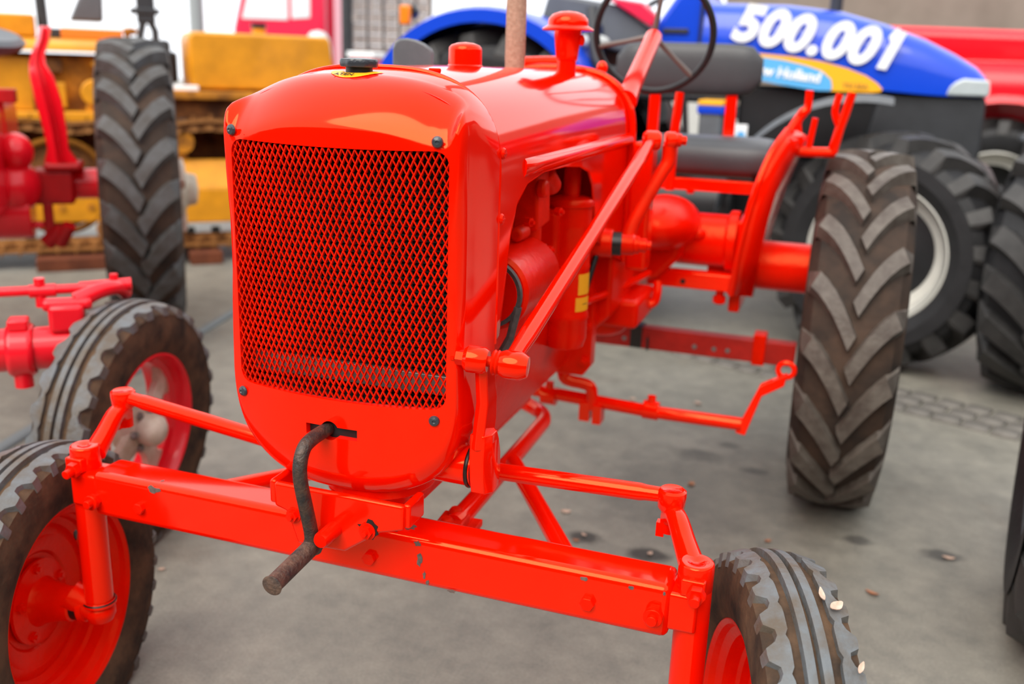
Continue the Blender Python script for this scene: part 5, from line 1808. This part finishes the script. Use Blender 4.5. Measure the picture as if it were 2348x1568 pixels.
# stack of pale blocks in a rack
RK = empty('block_rack', (-4.725, 8.87, 0), math.radians(20), 'rack of pale grey blocks between dark uprights, behind the hood of the yellow crawler', 'rack')
blk = MB(); blk.mm((-0.040, -0.06, -0.055), (0.040, 0.06, 0.055))
blm = blk.mesh('block', STONE, 30)
for i_ in range(10):
    for k in range(20):
        o = put(blm, 'block', RK, (i_ * 0.09, random.uniform(-0.012, 0.012), 0.10 + k * 0.119), (0, 0, random.uniform(-0.06, 0.06)))
for i_ in range(6):
    b = MB(); b.mm((i_ * 0.18 - 0.054, -0.08, 0), (i_ * 0.18 - 0.036, 0.08, 2.5)); b.build('upright', CHARCOAL, RK)
b = MB(); b.mm((-0.08, -0.10, 0), (0.88, 0.10, 0.035)); b.build('pallet_base', WOOD, RK)
# pale tank beside the rack, red bin and black post
b = MB()
b.lathe([(0.0, 0), (0.14, 0.0), (0.15, 0.05), (0.15, 1.50), (0.13, 1.62), (0.08, 1.69), (0.0, 1.71)], (0, 0, 0), (0, 0, 1), 32)
o = b.build('white_tank', mat('white_enamel', (0.60, 0.66, 0.66), 0.4)); o.location = (-4.86, 8.25, 0)
tag(o, 'tall white round-topped tank behind the end of the yellow fuel tank', 'tank')
b = MB(); b.cyl((0, 0, 0), (0, 0, 3.2), 0.055, n=20); b.cyl((0, 0, 0), (0, 0, 0.04), 0.12, n=20)
o = b.build('black_post', CHARCOAL); o.location = (-4.62, 8.45, 0)
tag(o, 'dark blue-black round post between the yellow tank and the block rack', 'post')
b = MB(); b.prism([(-0.10, -0.1, 0), (0.10, -0.1, 0), (0.14, -0.12, 1.44), (-0.14, -0.12, 1.44)], (0, 0.24, 0))
o = b.build('red_bin', PINKRED, bev=0.02); o.location = (-4.25, 8.2, 0)
tag(o, 'slim red bin with white lid in front of the pale block rack', 'bin')
b2 = MB(); b2.mm((-0.16, -0.14, 1.44), (0.16, 0.14, 1.50)); b2.build('lid', WHITE, o, bev=0.01)
b = MB(); b.cyl((0, 0, 0), (0, 0, 4.2), 0.085, n=20); b.cyl((0, 0, 0), (0, 0, 0.04), 0.18, n=20)
o = b.build('grey_post', POSTG); o.location = (-6.9, 8.9, 0)
tag(o, 'slim grey steel post rising against the white sky beside the truck', 'post')
# beige canvas-sided trailer along the back right
TRL = empty('canvas_trailer', (1.6, 9.0, 0), math.radians(3), 'long trailer with beige canvas side behind the blue tractor hood', 'trailer')
b = MB()
rr = []
for i_ in range(41):
    x = -2.2 + 6.4 * i_ / 40
    dy = 0.03 * math.sin(i_ * 2.1) + 0.02 * math.sin(i_ * 0.9)
    rr.append([V((x, dy, 1.10)), V((x, dy * 1.4 - 0.02, 1.9)), V((x, dy, 2.5)), V((x, 0.4, 2.65)), V((x, 2.2, 2.65)), V((x, 2.4, 1.10))])
b.loft(rr, cap=True)
b.build('canvas_cover', BEIGE, TRL, ang=60)
b = MB(); b.mm((-2.2, 0.05, 0.95), (4.2, 2.3, 1.15)); b.build('trailer_bed', CHARCOAL, TRL, bev=0.02)
for x in (-1.4, -0.3, 2.6, 3.6):
    b = MB(); b.lathe([(0.2, -0.15), (0.46, -0.14), (0.5, -0.08), (0.5, 0.08), (0.46, 0.14), (0.2, 0.15), (0, 0.1)], (x, 0.3, 0.5), (0, -1, 0), 32); b.build('trailer_wheel', RUBBER_DARK, TRL)

# ================================================================== SMALL THINGS ON THE GROUND
p0, p1 = V((-2.442, 3.112, 0)), V((-2.053, 1.217, 0))
d = (p1 - p0).normalized()
b = MB()
pts = [p0 - d * 1.5 + V((0, 0, 0.008)), p0 + V((0, 0, 0.008)), p0.lerp(p1, 0.5) + V((0.012, 0, 0.008)), p1 + V((0, 0, 0.008)), p1 + d * 1.0 + V((0.05, 0, 0.008))]
b.tube(pts, 0.026, 10, sm=6)
b.v = [(x, y, 0.001 + z * 0.6) for x, y, z in b.v]
tag(b.build('cable_strip', STRIP), 'flat grey cable strip lying across the asphalt between red and orange tractors', 'cable')

def leaf(p, m, L, W_, rz, label, tilt=0.25):
    b = MB()
    vs, fs = [], []
    for i_ in range(6):
        t = i_ / 5
        w = W_ * math.sin(PI * (0.08 + 0.86 * t)) / 2
        z = 0.18 * L * (t - 0.5) ** 2 * 4 * 0.5
        vs += [V((L * (t - 0.5), -w, z + 0.12 * w)), V((L * (t - 0.5), 0, z)), V((L * (t - 0.5), w, z + 0.12 * w))]
    vs = vs + [v_ + V((0, 0, 0.0012)) for v_ in vs]
    k = 18
    for i_ in range(5):
        for q in (0, 1):
            a = i_ * 3 + q
            fs += [(a, a + 1, a + 4, a + 3), (k + a, k + a + 3, k + a + 4, k + a + 1)]
    b.add(vs, fs)
    o = b.build('dry_leaf', m, None, fix=False)
    o.location = p
    o.rotation_euler = (tilt * 0.3, tilt * 0.2, rz)
    return tag(o, label, 'leaf')
def gp(x, y): return (x, y, 0.004)
for (x, y, m, L_, W_, rz, lab) in (
    (0.017, 1.378, LEAFPALE, 0.034, 0.022, 0.4, 'pale dry leaf on the asphalt behind the right tie rod, above the two oil spots'),
    (0.364, 1.762, LEAF, 0.036, 0.024, 1.4, 'small orange-brown leaf on the bare asphalt left of the big rear tyre'),
    (0.254, 2.634, LEAFPALE, 0.040, 0.030, 2.0, 'pale leaf on the asphalt between the lift crank and the red tool bar'),
    (-0.023, 2.57, LEAFPALE, 0.034, 0.022, 0.9, 'pale leaf on the asphalt just behind the rock shaft hanger'),
    (0.115, 1.243, LEAFPALE, 0.024, 0.012, 2.4, 'tan scrap of leaf lying in the left oil spot behind the axle'),
    (0.101, 1.199, LEAF, 0.022, 0.013, 0.2, 'brown scrap of leaf at the near edge of the left oil spot'),
    (0.329, 1.205, LEAFPALE, 0.022, 0.014, 1.2, 'tan scrap of leaf in the round oil spot beside the steering arm'),
    (1.179, 1.532, LEAFPALE, 0.036, 0.016, 0.1, 'pale leaf lying in the oil spot at far right'),
    (0.654, 1.429, LEAF, 0.024, 0.014, 0.7, 'tiny brown leaf in front of the big rear tyre'),
    (0.957, 1.221, LEAF, 0.040, 0.018, 2.6, 'curled brown leaf on the asphalt right of the front tyre'),
    (-0.931, 0.579, LEAFPALE, 0.020, 0.012, 0.5, 'pale speck of leaf beside the left front tyre')):
    leaf(gp(x, y), m, L_, W_, rz, lab)

for (x, a, rz, L_, W_, lab) in (
    (0.032, 9, 1.3, 0.030, 0.009, 'long pale leaf scrap in the outer groove of the right front tyre'),
    (0.048, 13, 0.5, 0.026, 0.016, 'curled pale leaf scrap stuck on the outer lugs of the right front tyre'),
    (0.060, 31, 1.0, 0.020, 0.008, 'small cream leaf scrap lower on the right front tyre shoulder')):
    a = math.radians(a)
    n_ = V((0, -math.sin(a), math.cos(a)))
    p = RIGHT_WHEEL @ (V((x, 0, 0)) + n_ * 0.3335)
    q = (RIGHT_WHEEL.to_3x3() @ n_).normalized()
    o = leaf(p, LEAFPALE, L_, W_, 0, lab)
    o.rotation_euler = (q.to_track_quat('Z', 'Y').to_matrix() @ Matrix.Rotation(rz, 3, 'Z')).to_euler()

# ------------------------------------------------------------------ unseen dark walls, added to keep open sky out of the paint's reflections
b = MB()
for k in range(96):
    x = -14.4 + k * 0.30
    b.mm((x, -9.0 - 0.02 * (k % 2), 0), (x + 0.29, -8.9, 4.6 + 0.05 * (k % 3)))
w_ = tag(b.build('sky_blocker_south', BLOCKER), kind='structure')
b = MB()
for k in range(84):
    y = -8.8 + k * 0.30
    b.mm((8.0 - 0.02 * (k % 2), y, 0), (8.1, y + 0.29, 4.2 + 0.05 * (k % 3)))
tag(b.build('sky_blocker_east', BLOCKER), kind='structure')

# labels for parts that look different from the rest of their thing
for o in bpy.data.objects:
    k = o.name.split('.')[0]
    lab = {'exhaust_pipe': 'bare tan pitted exhaust pipe', 'crank_handle': 'bent black iron hand crank', 'crank_grip': 'rust-brown steel crank grip',
           'radiator_cap': 'blue-black radiator cap', 'neck_sticker': 'yellow sticker around the filler neck', 'fan_belt': 'grey rubber fan belt',
           'seat_cushion': 'grey-black padded seat cushion', 'seat_backrest': 'grey-black padded backrest', 'steering_wheel': 'thin black steering wheel',
           'cast_centre': 'cream cast wheel centre', 'hub_cap': 'cream hub cap', 'headlamp': 'clear headlamp', 'amber_lamp': 'amber lamp',
           'yellow_sweep': 'yellow sweep on the hood side', 'pale_blue_panel': 'pale blue panel with maker name', 'grey_deflector_plate': 'blue-grey rounded plate',
           'rear_tool_bar': 'faded crimson tool bar with holes', 'radiator_core': 'black radiator core behind the mesh'}.get(k)
    if lab:
        o['label'] = lab
